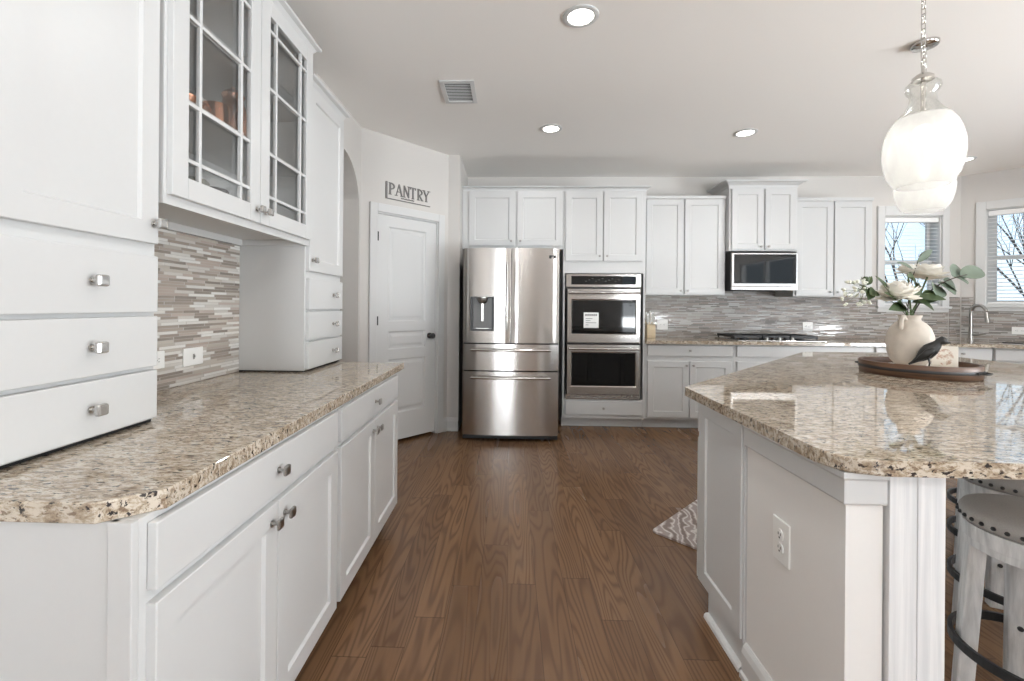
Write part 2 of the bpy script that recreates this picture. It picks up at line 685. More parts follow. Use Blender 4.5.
D0, D1, DH = .155, .845, 2.10               # pantry door opening along its wall
b = B(frame_at(PA.x, PA.y, PHI))
b.box(0, D0, 0, .14, 0, CEIL)
b.box(D1, PLEN, 0, .14, 0, CEIL)
b.box(D0, D1, 0, .14, DH, CEIL)
struct('wall_pantry', b, M['wall'])
b = B()
b.box(-.72, -.515, PB.y, YB, 0, CEIL)
struct('wall_fridge', b, M['wall'])

W1 = (4.30, 4.937, 1.305, 2.345)            # opening of window_1 (x, z) in the back wall
W2 = (.195, 1.10, 1.325, 2.385)             # opening of window_2 (along the angled wall, z)
b = B()
b.box(-.72, W1[0], YB, YB + .16, 0, CEIL)
b.box(W1[1], CX_ + .07, YB, YB + .16, 0, CEIL)
b.box(W1[0], W1[1], YB, YB + .16, 0, W1[2])
b.box(W1[0], W1[1], YB, YB + .16, W1[3], CEIL)
struct('wall_back', b, M['wall'])
AL = 1.9
b = B(frame_at(CX_, CY_, ANG))
b.box(0, W2[0], 0, .16, 0, CEIL)
b.box(W2[1], AL, 0, .16, 0, CEIL)
b.box(W2[0], W2[1], 0, .16, 0, W2[2])
b.box(W2[0], W2[1], 0, .16, W2[3], CEIL)
struct('wall_angled', b, M['wall'])
XR = CX_ + AL * R2
b = B()
b.box(XR, XR + .16, 1.6, CY_ - AL * R2 + .1, 0, CEIL)
b.box(XR, XR + .16, -5.1, -3.2, 0, CEIL)
b.box(XR, XR + .16, -3.2, 1.6, 0, .4)
b.box(XR, XR + .16, -3.2, 1.6, 2.5, CEIL)
struct('wall_right', b, M['wall'])
b = B()
for x0, x1 in ((XL - .14, -1.1), (.2, 3.55), (5.65, XR + .16)):
    b.box(x0, x1, -5.1, -5.0, 0, CEIL) if x1 > x0 else None
b.box(-1.1, XR + .16, -5.1, -5.0, 0, .45)
b.box(-1.1, XR + .16, -5.1, -5.0, 2.45, CEIL)
struct('wall_rear', b, M['wall'])


def big_window(name, fm, x0, x1, z0, z1, n):
    bb = B(fm)
    for k in range(n + 1):
        x = x0 + (x1 - x0) * k / n
        bb.box(x - .04, x + .04, -.02, .06, z0, z1)
    for z in (z0, (z0 + z1) / 2, z1):
        bb.box(x0, x1, -.015, .05, z - .04, z + .04)
    return tag(bb.build(name, M['trimw']), kind='structure')


big_window('window_3', frame_at(XR + .05, 1.6, -PI / 2), 0, 4.8, .4, 2.5, 4)
big_window('window_4', frame_at(5.65, -5.05, PI), 0, 2.1, .45, 2.45, 2)
big_window('window_5', frame_at(.2, -5.05, PI), 0, 1.3, .45, 2.45, 2)


def kitchen_window(name, fm, W, outer, sash):
    """Casing, sill, sashes and panes of one double-hung window."""
    x0, x1, z0, z1 = W
    bb = B(fm)
    ox0, ox1, oz0, oz1 = outer
    bb.box(ox0, x0, -.022, 0, oz0 + .06, oz1, .004)
    bb.box(x1, ox1, -.022, 0, oz0 + .06, oz1, .004)
    bb.box(x0, x1, -.022, 0, z1, oz1, .004)
    bb.box(ox0 - .012, ox1 + .012, -.045, 0, oz0 + .04, z0, .004)
    bb.box(ox0, ox1, -.018, 0, oz0, oz0 + .045, .003)
    e = .012
    bb.box(x0, x0 + e, 0, .16, z0, z1)
    bb.box(x1 - e, x1, 0, .16, z0, z1)
    bb.box(x0, x1, 0, .16, z0 - .002, z0 + e)
    bb.box(x0, x1, 0, .16, z1 - e, z1)
    t = tag(bb.build(name, M['trimw']), kind='structure')
    zm = (z0 + z1) / 2
    for k, (za, zb, yy) in enumerate(((z0 + e, zm + .02, .095), (zm - .02, z1 - e, .125))):
        s_ = B(fm)
        xa, xb = x0 + e, x1 - e
        s_.box(xa, xa + sash, yy, yy + .03, za, zb, .004)
        s_.box(xb - sash, xb, yy, yy + .03, za, zb, .004)
        s_.box(xa + sash, xb - sash, yy, yy + .03, za, za + .04, .004)
        s_.box(xa + sash, xb - sash, yy, yy + .03, zb - .04, zb, .004)
        so = s_.build('sash', M['trimw'], t)
        p_ = B(fm)
        p_.box(xa + sash - .004, xb - sash + .004, yy + .012, yy + .018, za + .036, zb - .036)
        p_.build('pane', M['pane'], so)
    return t


FM0 = Matrix.Translation((0, YB, 0))
FMA = frame_at(CX_, CY_, ANG)
kitchen_window('window_1', FM0, W1, (4.222, 5.015, 1.238, 2.455), .032)
kitchen_window('window_2', FMA, W2, (.117, 1.178, 1.257, 2.475), .075)


def blind(name, label, fm, W, ang):
    x0, x1, z0, z1 = W
    t = thing(name, label, 'blind')
    t.matrix_world = fm
    x0 += .016
    x1 -= .016
    z1 -= .014
    z0 += .014
    h = B()
    h.box(x0, x1, .012, .062, z1 - .055, z1, .004)
    h.build('headrail', M['blind'], t)
    s_ = B()
    z = z1 - .085
    dy, dz = .023 * math.cos(ang), .023 * math.sin(ang)
    while z > z0 + .04:
        q = [s_.v(p) for p in ((x0, .037 - dy, z - dz), (x1, .037 - dy, z - dz), (x1, .037 + dy, z + dz), (x0, .037 + dy, z + dz))]
        q2 = [s_.v(p) for p in ((x0, .037 - dy, z - dz + .003), (x1, .037 - dy, z - dz + .003), (x1, .037 + dy, z + dz + .003), (x0, .037 + dy, z + dz + .003))]
        s_.f(q)
        s_.f(q2)
        for k in range(4):
            s_.f([q[k], q[(k + 1) % 4], q2[(k + 1) % 4], q2[k]])
        z -= .042
    s_.build('slats', M['blind'], t)
    r_ = B()
    r_.box(x0, x1, .015, .06, z0, z0 + .02, .004)
    r_.build('bottom_rail', M['blind'], t)
    for xx in (x0 + .1, x1 - .1):
        c_ = B()
        c_.cyl((xx, .037, z0 + .02), (xx, .037, z1 - .05), .0012, n=5)
        c_.build('cord', M['blind'], t)
    return t


blind('window_blind', 'white slatted blind in the smaller window beside the wall cabinets', FM0, W1, .22)
blind('window_blind', 'white slatted blind in the window on the slanted wall over the faucet', FMA, W2, .22)


# pantry door, casing, baseboards
FP = frame_at(PA.x, PA.y, PHI)
b = B(FP)
cw = .075
b.box(D0 - cw, D0, -.02, 0, 0, DH + cw, .004)
b.box(D1, D1 + cw, -.02, 0, 0, DH + cw, .004)
b.box(D0, D1, -.02, 0, DH, DH + cw, .004)
b.box(D0 - .0, D0 + .012, 0, .12, 0, DH)
b.box(D1 - .012, D1, 0, .12, 0, DH)
b.box(D0, D1, 0, .12, DH - .012, DH)
struct('trim_1', b, M['trimw'])
b = B(FP)
dx0, dx1, dz0, dz1 = D0 + .014, D1 - .014, .025, DH - .014


def raised_door(bb, x0, x1, z0, z1, y0, panels, t=.035):
    """Moulded door: a slab whose front carries sunk panels with a raised field."""
    xs = sorted({x0, x1} | {p[0] for p in panels} | {p[1] for p in panels})
    zs = sorted({z0, z1} | {p[2] for p in panels} | {p[3] for p in panels})
    vv = {(x, z): bb.v((x, y0, z)) for x in xs for z in zs}
    for xa, xb in zip(xs, xs[1:]):
        for za, zb in zip(zs, zs[1:]):
            c0 = [vv[(xa, za)], vv[(xb, za)], vv[(xb, zb)], vv[(xa, zb)]]
            if any(abs(p[0] - xa) < 1e-6 and abs(p[2] - za) < 1e-6 for p in panels):
                prev = c0
                for ins, dep in ((.012, .012), (.028, .012), (.05, .004)):
                    cur = [bb.v(p) for p in ((xa + ins, y0 + dep, za + ins), (xb - ins, y0 + dep, za + ins), (xb - ins, y0 + dep, zb - ins), (xa + ins, y0 + dep, zb - ins))]
                    for k in range(4):
                        bb.f([prev[k], prev[(k + 1) % 4], cur[(k + 1) % 4], cur[k]])
                    prev = cur
                bb.f(prev)
            else:
                bb.f(c0)
    bk = [bb.v(p) for p in ((x0, y0 + t, z0), (x1, y0 + t, z0), (x1, y0 + t, z1), (x0, y0 + t, z1))]
    bb.f(bk[::-1])
    lo = [vv[(x, z0)] for x in xs]
    hi = [vv[(x, z1)] for x in xs]
    le = [vv[(x0, z)] for z in zs]
    ri = [vv[(x1, z)] for z in zs]
    bb.f(lo + [bk[1], bk[0]])
    bb.f(hi + [bk[2], bk[3]])
    bb.f(le + [bk[3], bk[0]])
    bb.f(ri + [bk[2], bk[1]])


raised_door(b, dx0, dx1, dz0, dz1, .012, [(dx0 + .12, dx1 - .12, 1.12, 1.985), (dx0 + .12, dx1 - .12, .865, 1.03), (dx0 + .12, dx1 - .12, .275, .775)])
pd = tag(b.build('door_1', M['trimw']), kind='structure')
b = B(FP)
b.cyl((.757, .012, .975), (.757, .004, .975), .028, n=20)
b.cyl((.757, .006, .975), (.757, -.035, .975), .011, n=12)
b.ball((.757, -.045, .975), .027, 16, (1, .8, 1))
ko = b.build('door_knob', M['iron'], pd)
for zz in (1.885, 1.13, .3):
    b = B(FP)
    b.cyl((dx0 - .004, -.002, zz - .04), (dx0 - .004, -.002, zz + .04), .0055, n=10)
    b.box(dx0 - .004, dx0 + .012, .004, .013, zz - .04, zz + .04)
    b.build('hinge', M['iron'], pd)


def baseboard(name, pts, h=.135):
    bb = B()
    prof = [(.0, 0.), (.022, 0.), (.022, .018), (.016, .024), (.016, h - .035), (.011, h - .022), (.008, h - .01), (.003, h), (0., h)]
    bb.sweep(prof, pts)
    return struct(name, bb, M['trimw'])


dr = (PB - PA).normalized()
q1 = PA + dr * (D1 + cw)
q0 = PA + dr * (D0 - cw)
baseboard('baseboard_pantry', [tuple(q1), tuple(PB), (-.517, PB.y)])
baseboard('baseboard_arch', [(-1.29, ac + ah), (-1.29, PA.y), tuple(q0)])

# ------------------------------------------------------------------ cabinets
KN = 0


def knob(x, z, y, parent, style='square', r=.013):
    """Cabinet knob: rose, stem and a square head standing off the front."""
    bb = B()
    bb.cyl((x, y, z), (x, y - .004, z), .0085, n=12)
    bb.cyl((x, y - .003, z), (x, y - .02, z), .0052, .0045, n=10)
    if style == 'crystal':
        bb.cyl((x, y - .017, z), (x, y - .022, z), .008, .0125, n=14)
        bb.mi = 1
        bb.box(x - .015, x + .015, y - .036, y - .021, z - .015, z + .015, .005)
        return bb.build('knob', [M['chrome'], M['crystal']], parent)
    bb.box(x - r, x + r, y - .03, y - .019, z - r, z + r, .004)
    return bb.build('knob', M['nickel'], parent)


def crown(parent, path, z, out=.045, h=.055, mat='white'):
    bb = B()
    bb.sweep([(0, z), (.008, z), (.010, z + h * .25), (out * .55, z + h * .62), (out * .9, z + h * .72), (out, z + h * .78), (out, z + h), (0, z + h)], path)
    return bb.build('crown_molding', M[mat], parent)


def carcass(parent, w_, d, z0, z1, toe=0.0, toe_d=.075):
    bb = B()
    bb.box(0, w_, 0, d, z0 + (toe if toe else 0), z1, .002)
    o = bb.build('body', M['white'], parent)
    if toe:
        tb = B()
        tb.box(.002, w_ - .002, toe_d, d, 0, toe + .001)
        tb.build('toe_kick', M['white'], parent)
    return o


def door(parent, x0, x1, z0, z1, kx, kz, style='square', rail=.062, r=.013):
    bb = B()
    bb.shaker(x0, x1, z0, z1, 0, .02, rail)
    o = bb.build('door', M['white'], parent)
    if kx is not None:
        knob(kx, kz, -.02, o, style, r)
    return o


def drawer(parent, x0, x1, z0, z1, kx=None, kz=None, style='square', r=.013, name='drawer'):
    bb = B()
    bb.slab(x0, x1, z0, z1)
    o = bb.build(name, M['white'], parent)
    if kx is not None:
        knob(kx, kz, -.02, o, style, r)
    return o


# left run: base cabinets, granite, hutch -------------------------------------------------
LB = .876
XF = -.672


def left_thing(name, label, x, y, cat='cabinet'):
    return thing(name, label, cat, (x, y, 0), PI / 2)


def left_base(label, y0, y1, endpanel):
    W_ = y1 - y0
    t = left_thing('base_cabinet', label, XF, y0)
    carcass(t, W_, XF - XL - .002, 0, LB, .10)
    m = W_ / 2
    drawer(t, .018, W_ - .016, .735, .862, m, .80, r=.014)
    door(t, .018, m - .002, .112, .712, m - .035, .665, r=.014)
    door(t, m + .002, W_ - .016, .112, .712, m + .035, .665, r=.014)
    if endpanel:
        bb = B()
        bb.box(-.012, 0, .03, XF - XL - .004, .0, LB, .002)
        bb.box(-.016, 0, 0, .045, .0, LB, .002)
        bb.build('end_panel', M['white'], t)
    return t


left_base('white base cabinet under the left granite counter, nearest, with the exposed end panel', .795, 1.712, True)
left_base('white base cabinet under the far end of the left granite counter, toward the pantry door', 1.714, 2.632, False)
b = B()
b.prism([(XL + .001, .772), (-.735, .772), (-.655, .84), (-.655, 2.78), (XL + .001, 2.78)][::1], LB, .914, .003)
E = None
ct = b.build('countertop', M['granite'])
tag(ct, 'speckled brown granite countertop along the left wall under the hutch', 'countertop')

# tile behind the hutch: local x runs along the wall
t = thing('tile_backsplash', 'taupe and white strip mosaic backsplash behind the hutch on the left', 'backsplash', (XL, 1.30, 0), PI / 2)
b = B()
b.box(.025, 1.015, -.008, 0, .9145, 1.573)
b.build('tiles', M['tile_l'], t)


def outlet(label, M4, x, z, wide=True, duplex=True, w_=None, h_=None, group=None):
    t_ = thing('wall_outlet', label, 'outlet', group=group)
    t_.matrix_world = M4
    w_ = w_ or (.115 if wide else .072)
    h_ = h_ or (.072 if wide else .117)
    p = B()
    p.box(x - w_ / 2, x + w_ / 2, -.006, 0, z - h_ / 2, z + h_ / 2, .003)
    p.build('plate', M['plate'], t_)
    for s_ in (-1, 1):
        if not duplex:
            continue
        q = B()
        cx, cz = (x + s_ * .02, z) if wide else (x, z + s_ * .02)
        q.M = Matrix.Translation((cx, -.006, cz)) @ Matrix.Rotation(PI / 2, 4, 'X')
        q.cyl((0, 0, 0), (0, 0, .003), .0165, n=20)
        q.M = Matrix.Identity(4)
        q.mi = 1
        for a in (-.006, .006):
            if wide:
                q.box(cx - .002 - .0, cx + .006, -.0098, -.0088, cz + a - .001, cz + a + .001)
            else:
                q.box(cx + a - .001, cx + a + .001, -.0098, -.0088, cz - .002, cz + .006)
        q.box(cx - .0025, cx + .0025, -.0098, -.0088, cz - .011, cz - .006) if not wide else q.box(cx - .011, cx - .006, -.0098, -.0088, cz - .0025, cz + .0025)
        q.build('receptacle', [M['plate'], M['slot']], t_)
    if not duplex:
        q = B()
        q.box(x - .006, x + .006, -.0075, -.006, z - .012, z + .012, .001)
        q.box(x - .0025, x + .0025, -.013, -.007, z - .004, z + .006, .001)
        q.build('toggle', M['nickel'], t_)
    return t_


FL = frame_at(XL + .008, 0, PI / 2)
outlet('white single-toggle switch plate on the taupe mosaic between the two hutch towers', FL, 1.968, 1.033, True, False, .125, .08)
outlet('white outlet plate mostly hidden behind the near hutch drawers', FL, 1.742, 1.04, True, True)

HF = -1.075                                     # frame plane of the hutch towers
HD = HF - XL - .002


def tower(label, y0, flip):
    W_ = .493 if flip else .46
    t_ = left_thing('hutch_cabinet', label, HF, y0)
    carcass(t_, W_, HD, .922, 2.43)
    pb = B()
    pb.box(.004, W_ - .004, .004, HD, .9143, .9218)  # dark box drawn as the shadow line under the tower
    pb.build('shadow_line', M['gap'], t_)
    zs = [(1.243, 1.41), (1.083, 1.232), (.929, 1.072)]
    for z0, z1 in zs:
        drawer(t_, .012, W_ - .01, z0, z1, .5 * W_ + (.005 if not flip else .08), (z0 + z1) / 2, 'crystal')
    door(t_, .012, W_ - .01, 1.447, 2.425, (W_ - .03) if not flip else .04, 1.505, 'crystal')
    crown(t_, [(0, 0), (W_, 0), (W_, HD)] if flip else [(0, HD), (0, 0), (W_, 0)], 2.428, .04, .055)
    return t_


tower('white hutch tower with three large drawers at the near left, beside the glass-door cabinet', .862, False)
tower('white hutch tower with three small drawers at the far end, beside the arch', 2.3175, True)

# glass-door wall cabinet
GF = -1.052
GD = GF - XL - .002
GW = .990
GZ0, GZ1 = 1.575, 2.578
gc = left_thing('glass_cabinet', 'white wall cabinet with two mullioned glass doors between the hutch towers', GF, 1.3245)
b = B()
e = .018
b.box(0, e, 0, GD, GZ0, GZ1)
b.box(GW - e, GW, 0, GD, GZ0, GZ1)
b.box(e, GW - e, 0, GD, GZ1 - e, GZ1)
b.box(e, GW - e, .02, GD, GZ0 + .03, GZ0 + .045)
b.box(e, GW - e, GD - .008, GD, GZ0 + .045, GZ1 - e)
b.box(e, GW - e, 0, .02, GZ0, GZ0 + .045)
b.box(e, GW - e, GD - .03, GD, GZ0 - .0, GZ0 + .03)
b.box(e, .035, 0, .02, GZ0 + .045, GZ1 - .04)
b.box(GW - .035, GW - e, 0, .02, GZ0 + .045, GZ1 - .04)
b.box(e, GW - e, 0, .02, GZ1 - .04, GZ1 - e)
b.build('body', M['white'], gc)
SH = (1.955, 2.235)
for z in SH:
    b = B()
    b.box(e, GW - e, .03, GD - .008, z - .018, z)
    b.build('shelf', M['white'], gc)


def glass_door(x0, x1, kx):
    z0, z1 = 1.604, 2.570
    rl, mw = .068, .013
    bb = B()
    bb.box(x0, x0 + rl, -.02, 0, z0, z1, .002)
    bb.box(x1 - rl, x1, -.02, 0, z0, z1, .002)
    bb.box(x0 + rl, x1 - rl, -.02, 0, z0, z0 + rl, .002)
    bb.box(x0 + rl, x1 - rl, -.02, 0, z1 - rl, z1, .002)
    gw = x1 - x0 - 2 * rl
    xa, xb = x0 + rl + .058, x1 - rl - .058
    za, zb = z0 + rl + .058, z1 - rl - .058
    for x in (xa, xb):
        bb.box(x - mw / 2, x + mw / 2, -.018, -.004, z0 + rl, z1 - rl, .002)
    for z in (za, zb):
        bb.box(x0 + rl, x1 - rl, -.0175, -.0045, z - mw / 2, z + mw / 2, .002)
    for z in (1.915, 2.195):
        bb.box(x0 + rl, x1 - rl, -.0175, -.0045, z - mw / 2, z + mw / 2, .002)
    o = bb.build('door', M['white'], gc)
    g = B()
    g.box(x0 + rl - .005, x1 - rl + .005, -.0035, -.0005, z0 + rl - .005, z1 - rl + .005)
    g.build('glass_pane', M['glass'], o)
    knob(kx, 1.655, -.02, o, 'crystal')
    return o


glass_door(.012, GW / 2 - .002, GW / 2 - .03)
glass_door(GW / 2 + .002, GW - .012, GW / 2 + .03)
crown(gc, [(0, GD), (0, 0), (GW, 0), (GW, GD)], GZ1 - .005, .042, .05)

# copper and stoneware in the glass cabinet
zc = SH[0] + .001
pt = thing('copper_pitcher', 'tall ribbed copper pitcher on the middle shelf behind the glass doors', 'pitcher', (-1.22, 1.93, zc))
b = B()
prof = [(.045, 0), (.058, .01), (.066, .05), (.067, .10), (.06, .15), (.045, .185), (.04, .205), (.047, .225)]
b.lathe(prof, n=24, cap1=False)
b.build('pitcher_body', M['copper'], pt)
b = B()
b.lathe([(.046, .222), (.04, .235), (.02, .25), (.008, .258), (.011, .268), (.004, .278)], n=20)
b.build('lid', M['copper'], pt)
b = B()
b.tube([(0, .06, .06), (0, .10, .08), (0, .112, .13), (0, .09, .18), (0, .045, .2)], .007, 8)
b.build('handle', M['copper'], pt)
pt = thing('copper_mug', 'squat copper mug on the middle shelf beside the copper pitcher', 'mug', (-1.20, 1.79, zc))
b = B()
b.lathe([(.035, 0), (.05, .01), (.055, .05), (.052, .10), (.05, .12), (.046, .12), (.048, .05), (.03, .012)], n=24)
b.build('mug_body', M['copper'], pt)
b = B()
b.tube([(0, -.05, .03), (0, -.08, .04), (0, -.09, .07), (0, -.078, .095), (0, -.05, .1)], .005, 8)
b.build('handle', M['copper'], pt)
pt = thing('copper_bowl', 'small copper bowl at the near end of the middle glass-cabinet shelf', 'bowl', (-1.20, 1.60, zc))
b = B()
b.lathe([(.025, 0), (.03, .006), (.05, .03), (.062, .065), (.06, .066), (.046, .03), (.02, .012)], n=24)
b.build('bowl_body', M['copper'], pt)
GROUP = 'bowls on the bottom of the glass cabinet'
bz = GZ0 + .0465
for k, (yy, r_, mat, lab) in enumerate(((1.50, .062, 'stoneware', 'scalloped grey-green bowl at the near end of the glass cabinet floor'),
                                        (1.66, .066, 'stoneware', 'scalloped grey-green bowl in the middle of the glass cabinet floor'),
                                        (1.80, .055, 'darkpot', 'dark bowl beside the grey-green bowls on the glass cabinet floor'))):
    b = B()
    n = 36
    b.smooth = True
    rows = []
    for r__, z in ((.5, 0), (.62, .01), (.9, .06), (1.0, .115), (.96, .118), (.84, .06), (.5, .02)):
        rows.append([b.v((r_ * r__ * (1 + (.05 if z > .03 else 0) * math.cos(9 * 2 * PI * i / n)) * math.cos(2 * PI * i / n),
                          r_ * r__ * (1 + (.05 if z > .03 else 0) * math.cos(9 * 2 * PI * i / n)) * math.sin(2 * PI * i / n), z)) for i in range(n)])
    for a, c in zip(rows, rows[1:]):
        for i in range(n):
            b.f([a[i], a[(i + 1) % n], c[(i + 1) % n], c[i]])
    b.f(rows[0][::-1])
    b.f(rows[-1])
    o = b.build('stoneware_bowl', M[mat])
    o.location = (-1.22, yy, bz)
    tag(o, lab, 'bowl', GROUP)


# ------------------------------------------------------------------ back run
CT = .925                                        # height of the back countertop
BD = YB - .0015                                  # back faces stop just short of the wall


def back_thing(name, label, x, y, cat='cabinet'):
    return thing(name, label, cat, (x, y, 0), 0)


YT = 4.76                                        # frame plane of tall and base cabinets
# cabinet over the refrigerator
t = back_thing('wall_cabinet', 'white two-door cabinet directly above the refrigerator', -.512, YT)
carcass(t, 1.066, BD - YT, 1.872, 2.49)
door(t, .072, .556, 1.905, 2.475, .52, 1.955, r=.011)
door(t, .580, 1.048, 1.905, 2.475, .616, 1.955, r=.011)
crown(t, [(0, 0), (1.066, 0)], 2.488, .045, .042)

# tall oven cabinet
t = back_thing('oven_cabinet', 'tall white cabinet that holds the double oven, with one low drawer', .556, YT)
b = B()
OW = .856
b.box(0, .02, 0, BD - YT, .10, 2.49)
b.box(OW - .02, OW, 0, BD - YT, .10, 2.49)
b.box(.02, OW - .02, 0, BD - YT, .10, .30)
b.box(.02, OW - .02, 0, BD - YT, 1.622, 2.49)
b.box(.02, OW - .02, .56, BD - YT, .30, 1.622)
b.build('body', M['white'], t)
b = B()
b.box(.0, OW + .0, .075, BD - YT, 0, .099)
b.build('toe_kick', M['white'], t)
door(t, .020, .406, 1.75, 2.472, .374, 1.80, r=.011)
door(t, .418, .816, 1.75, 2.472, .450, 1.80, r=.011)
drawer(t, .032, .818, .142, .282, .425, .212, r=.011)
crown(t, [(0, 0), (OW, 0), (OW, .32)], 2.488, .045, .042)

# double oven
ox0, ox1 = .584, 1.364
t = back_thing('double_oven', 'stainless double wall oven with dark glass windows', 0, YT)
b = B()
b.box(ox0 + .012, ox1 - .012, .004, .54, .315, 1.605)
b.build('chassis', M['black'], t)
b = B()
b.box(ox0, ox1, -.024, .004, 1.475, 1.612, .004)
cp = b.build('control_panel', M['steel'], t)
b = B()
b.box(ox0 + .055, ox1 - .055, -.0262, -.0235, 1.502, 1.592, .001)
dp = b.build('display', M['ovenglass'], cp)
for k in range(11):
    b = B()
    b.box(ox0 + .2 + k * .034, ox0 + .216 + k * .034, -.0268, -.0262, 1.535 + .014 * (k % 3), 1.539 + .014 * (k % 3))
    b.build('button', M['grey'], cp)


def oven_door(z0, z1, wz0, wz1, sticker):
    bb = B()
    fx0, fx1 = ox0 + .004, ox1 - .004
    wx0, wx1 = ox0 + .062, ox1 - .062
    yf = -.040

    def loop(a0, a1, c0, c1, y):
        return [bb.v((a0, y, c0)), bb.v((a1, y, c0)), bb.v((a1, y, c1)), bb.v((a0, y, c1))]
    ls = [loop(fx0, fx1, z0, z1, .002), loop(fx0, fx1, z0, z1, -.026), loop(fx0 + .012, fx1 - .012, z0 + .012, z1 - .008, yf),
          loop(wx0 - .012, wx1 + .012, wz0 - .012, wz1 + .012, yf), loop(wx0, wx1, wz0, wz1, yf + .008)]
    for a, c in zip(ls, ls[1:]):
        for k in range(4):
            bb.f([a[k], a[(k + 1) % 4], c[(k + 1) % 4], c[k]])
    bb.f(ls[-1])
    bb.f(ls[0][::-1])
    o = bb.build('oven_door', M['steel'], t)
    g = B()
    g.box(wx0 + .001, wx1 - .001, yf + .004, yf + .0075, wz0 + .001, wz1 - .001)
    g.build('window', M['ovenglass'], o)
    h = B()
    hz = z1 - .045
    h.tube([(ox0 + .03 + (ox1 - ox0 - .06) * k / 12, yf - .045 - .012 * math.sin(PI * k / 12), hz) for k in range(13)], .0135, 12)
    for hx in (ox0 + .06, ox1 - .06):
        h.cyl((hx, yf, hz), (hx, yf - .045, hz), .011, n=12)
    h.build('handle', M['steel2'], o)
    if sticker:
        s_ = B()
        sx0, sz0 = ox0 + .185, wz0 + .06
        s_.box(sx0, sx0 + .155, yf + .0032, yf + .0042, sz0, sz0 + .16)
        s_.mi = 1
        for k in range(6):
            s_.box(sx0 + .016 + k * .021, sx0 + .031 + k * .021, yf + .0026, yf + .0033, sz0 + .125, sz0 + .144)
        for k, (a, c) in enumerate(((.02, .09), (.02, .07), (.02, .13), (.02, .05))):
            s_.box(sx0 + a, sx0 + c, yf + .0026, yf + .0033, sz0 + .095 - k * .022, sz0 + .1 - k * .022)
        s_.build('sticker', [M['plate'], M['grey']], o)


oven_door(.893, 1.462, .99, 1.338, True)
oven_door(.352, .882, .448, .79, False)
b = B()
b.box(ox0, ox1, -.02, .004, .306, .322, .002)
for k in range(14):
    x = ox0 + .012 + k * (ox1 - ox0 - .024) / 13
    b.box(x - .005, x + .005, -.016, .0, .322, .346)
b.box(ox0, ox1, .0, .004, .322, .35)
b.build('vent_trim', [M['steel']], t)

# refrigerator
FY = 4.22
t = back_thing('refrigerator', 'stainless four-door refrigerator with ice dispenser', 0, FY)
b = B()
b.box(-.445, .462, .075, .86, .05, 1.80, .006)
b.box(-.43, .447, .01, .06, 1.818, 1.84, .004) if 0 else None
b.build('cabinet_body', M['black'], t)
for xx in (-.39, .41):
    for yy in (.14, .78):
        b = B()
        b.cyl((xx, yy, 0), (xx, yy, .05), .022, n=12)
        b.build('foot', M['black'], t)
b = B()
b.box(-.44, .457, .05, .075, .012, .062)
b.build('base_grille', M['black'], t)


def bow(x, x0, x1, d):
    u = (x - (x0 + x1) / 2) / ((x1 - x0) / 2)
    return -d * (1 - u * u)


def bowed(x0, x1, z0, z1, gx0, gx1, d=.022, hole=None, y1=.072):
    """Door skin that bulges gently across the whole front (gx0..gx1)."""
    bb = B()
    xs = [x0 + (x1 - x0) * k / 14 for k in range(15)]
    zs = [z0, z1]
    if hole:
        xs = sorted(set([x for x in xs if abs(x - hole[0]) > .01 and abs(x - hole[1]) > .01] + [hole[0], hole[1]]))
        zs = [z0, hole[2], hole[3], z1]
    e_ = .006
    fr_ = {}
    for x in xs:
        for z in zs:
            ee = e_ if (x in (xs[0], xs[-1])) else 0
            fr_[(x, z)] = bb.v((x, bow(x, gx0, gx1, d) + ee, z))
    for xa, xb in zip(xs, xs[1:]):
        for za, zb in zip(zs, zs[1:]):
            if hole and xa >= hole[0] - 1e-6 and xb <= hole[1] + 1e-6 and abs(za - hole[2]) < 1e-6:
                continue
            q = bb.f([fr_[(xa, za)], fr_[(xb, za)], fr_[(xb, zb)], fr_[(xa, zb)]])
            q.smooth = True
    bk = {(x, z): bb.v((x, y1, z)) for x in xs for z in (z0, z1)}
    for xa, xb in zip(xs, xs[1:]):
        for z in (z0, z1):
            bb.f([fr_[(xa, z)], fr_[(xb, z)], bk[(xb, z)], bk[(xa, z)]])
        bb.f([bk[(xa, z0)], bk[(xb, z0)], bk[(xb, z1)], bk[(xa, z1)]])
    for x in (xs[0], xs[-1]):
        bb.f([fr_[(x, z)] for z in zs] + [bk[(x, z1)], bk[(x, z0)]])
    if hole:
        hx = [x for x in xs if hole[0] - 1e-6 <= x <= hole[1] + 1e-6]
        bq = {(x, z): bb.v((x, .055, z)) for x in hx for z in hole[2:]}
        for xa, xb in zip(hx, hx[1:]):
            for z in hole[2:]:
                bb.f([fr_[(xa, z)], fr_[(xb, z)], bq[(xb, z)], bq[(xa, z)]])
            bb.f([bq[(xa, hole[2])], bq[(xb, hole[2])], bq[(xb, hole[3])], bq[(xa, hole[3])]])
        for x in hole[:2]:
            bb.f([fr_[(x, hole[2])], fr_[(x, hole[3])], bq[(x, hole[3])], bq[(x, hole[2])]])
    return bb


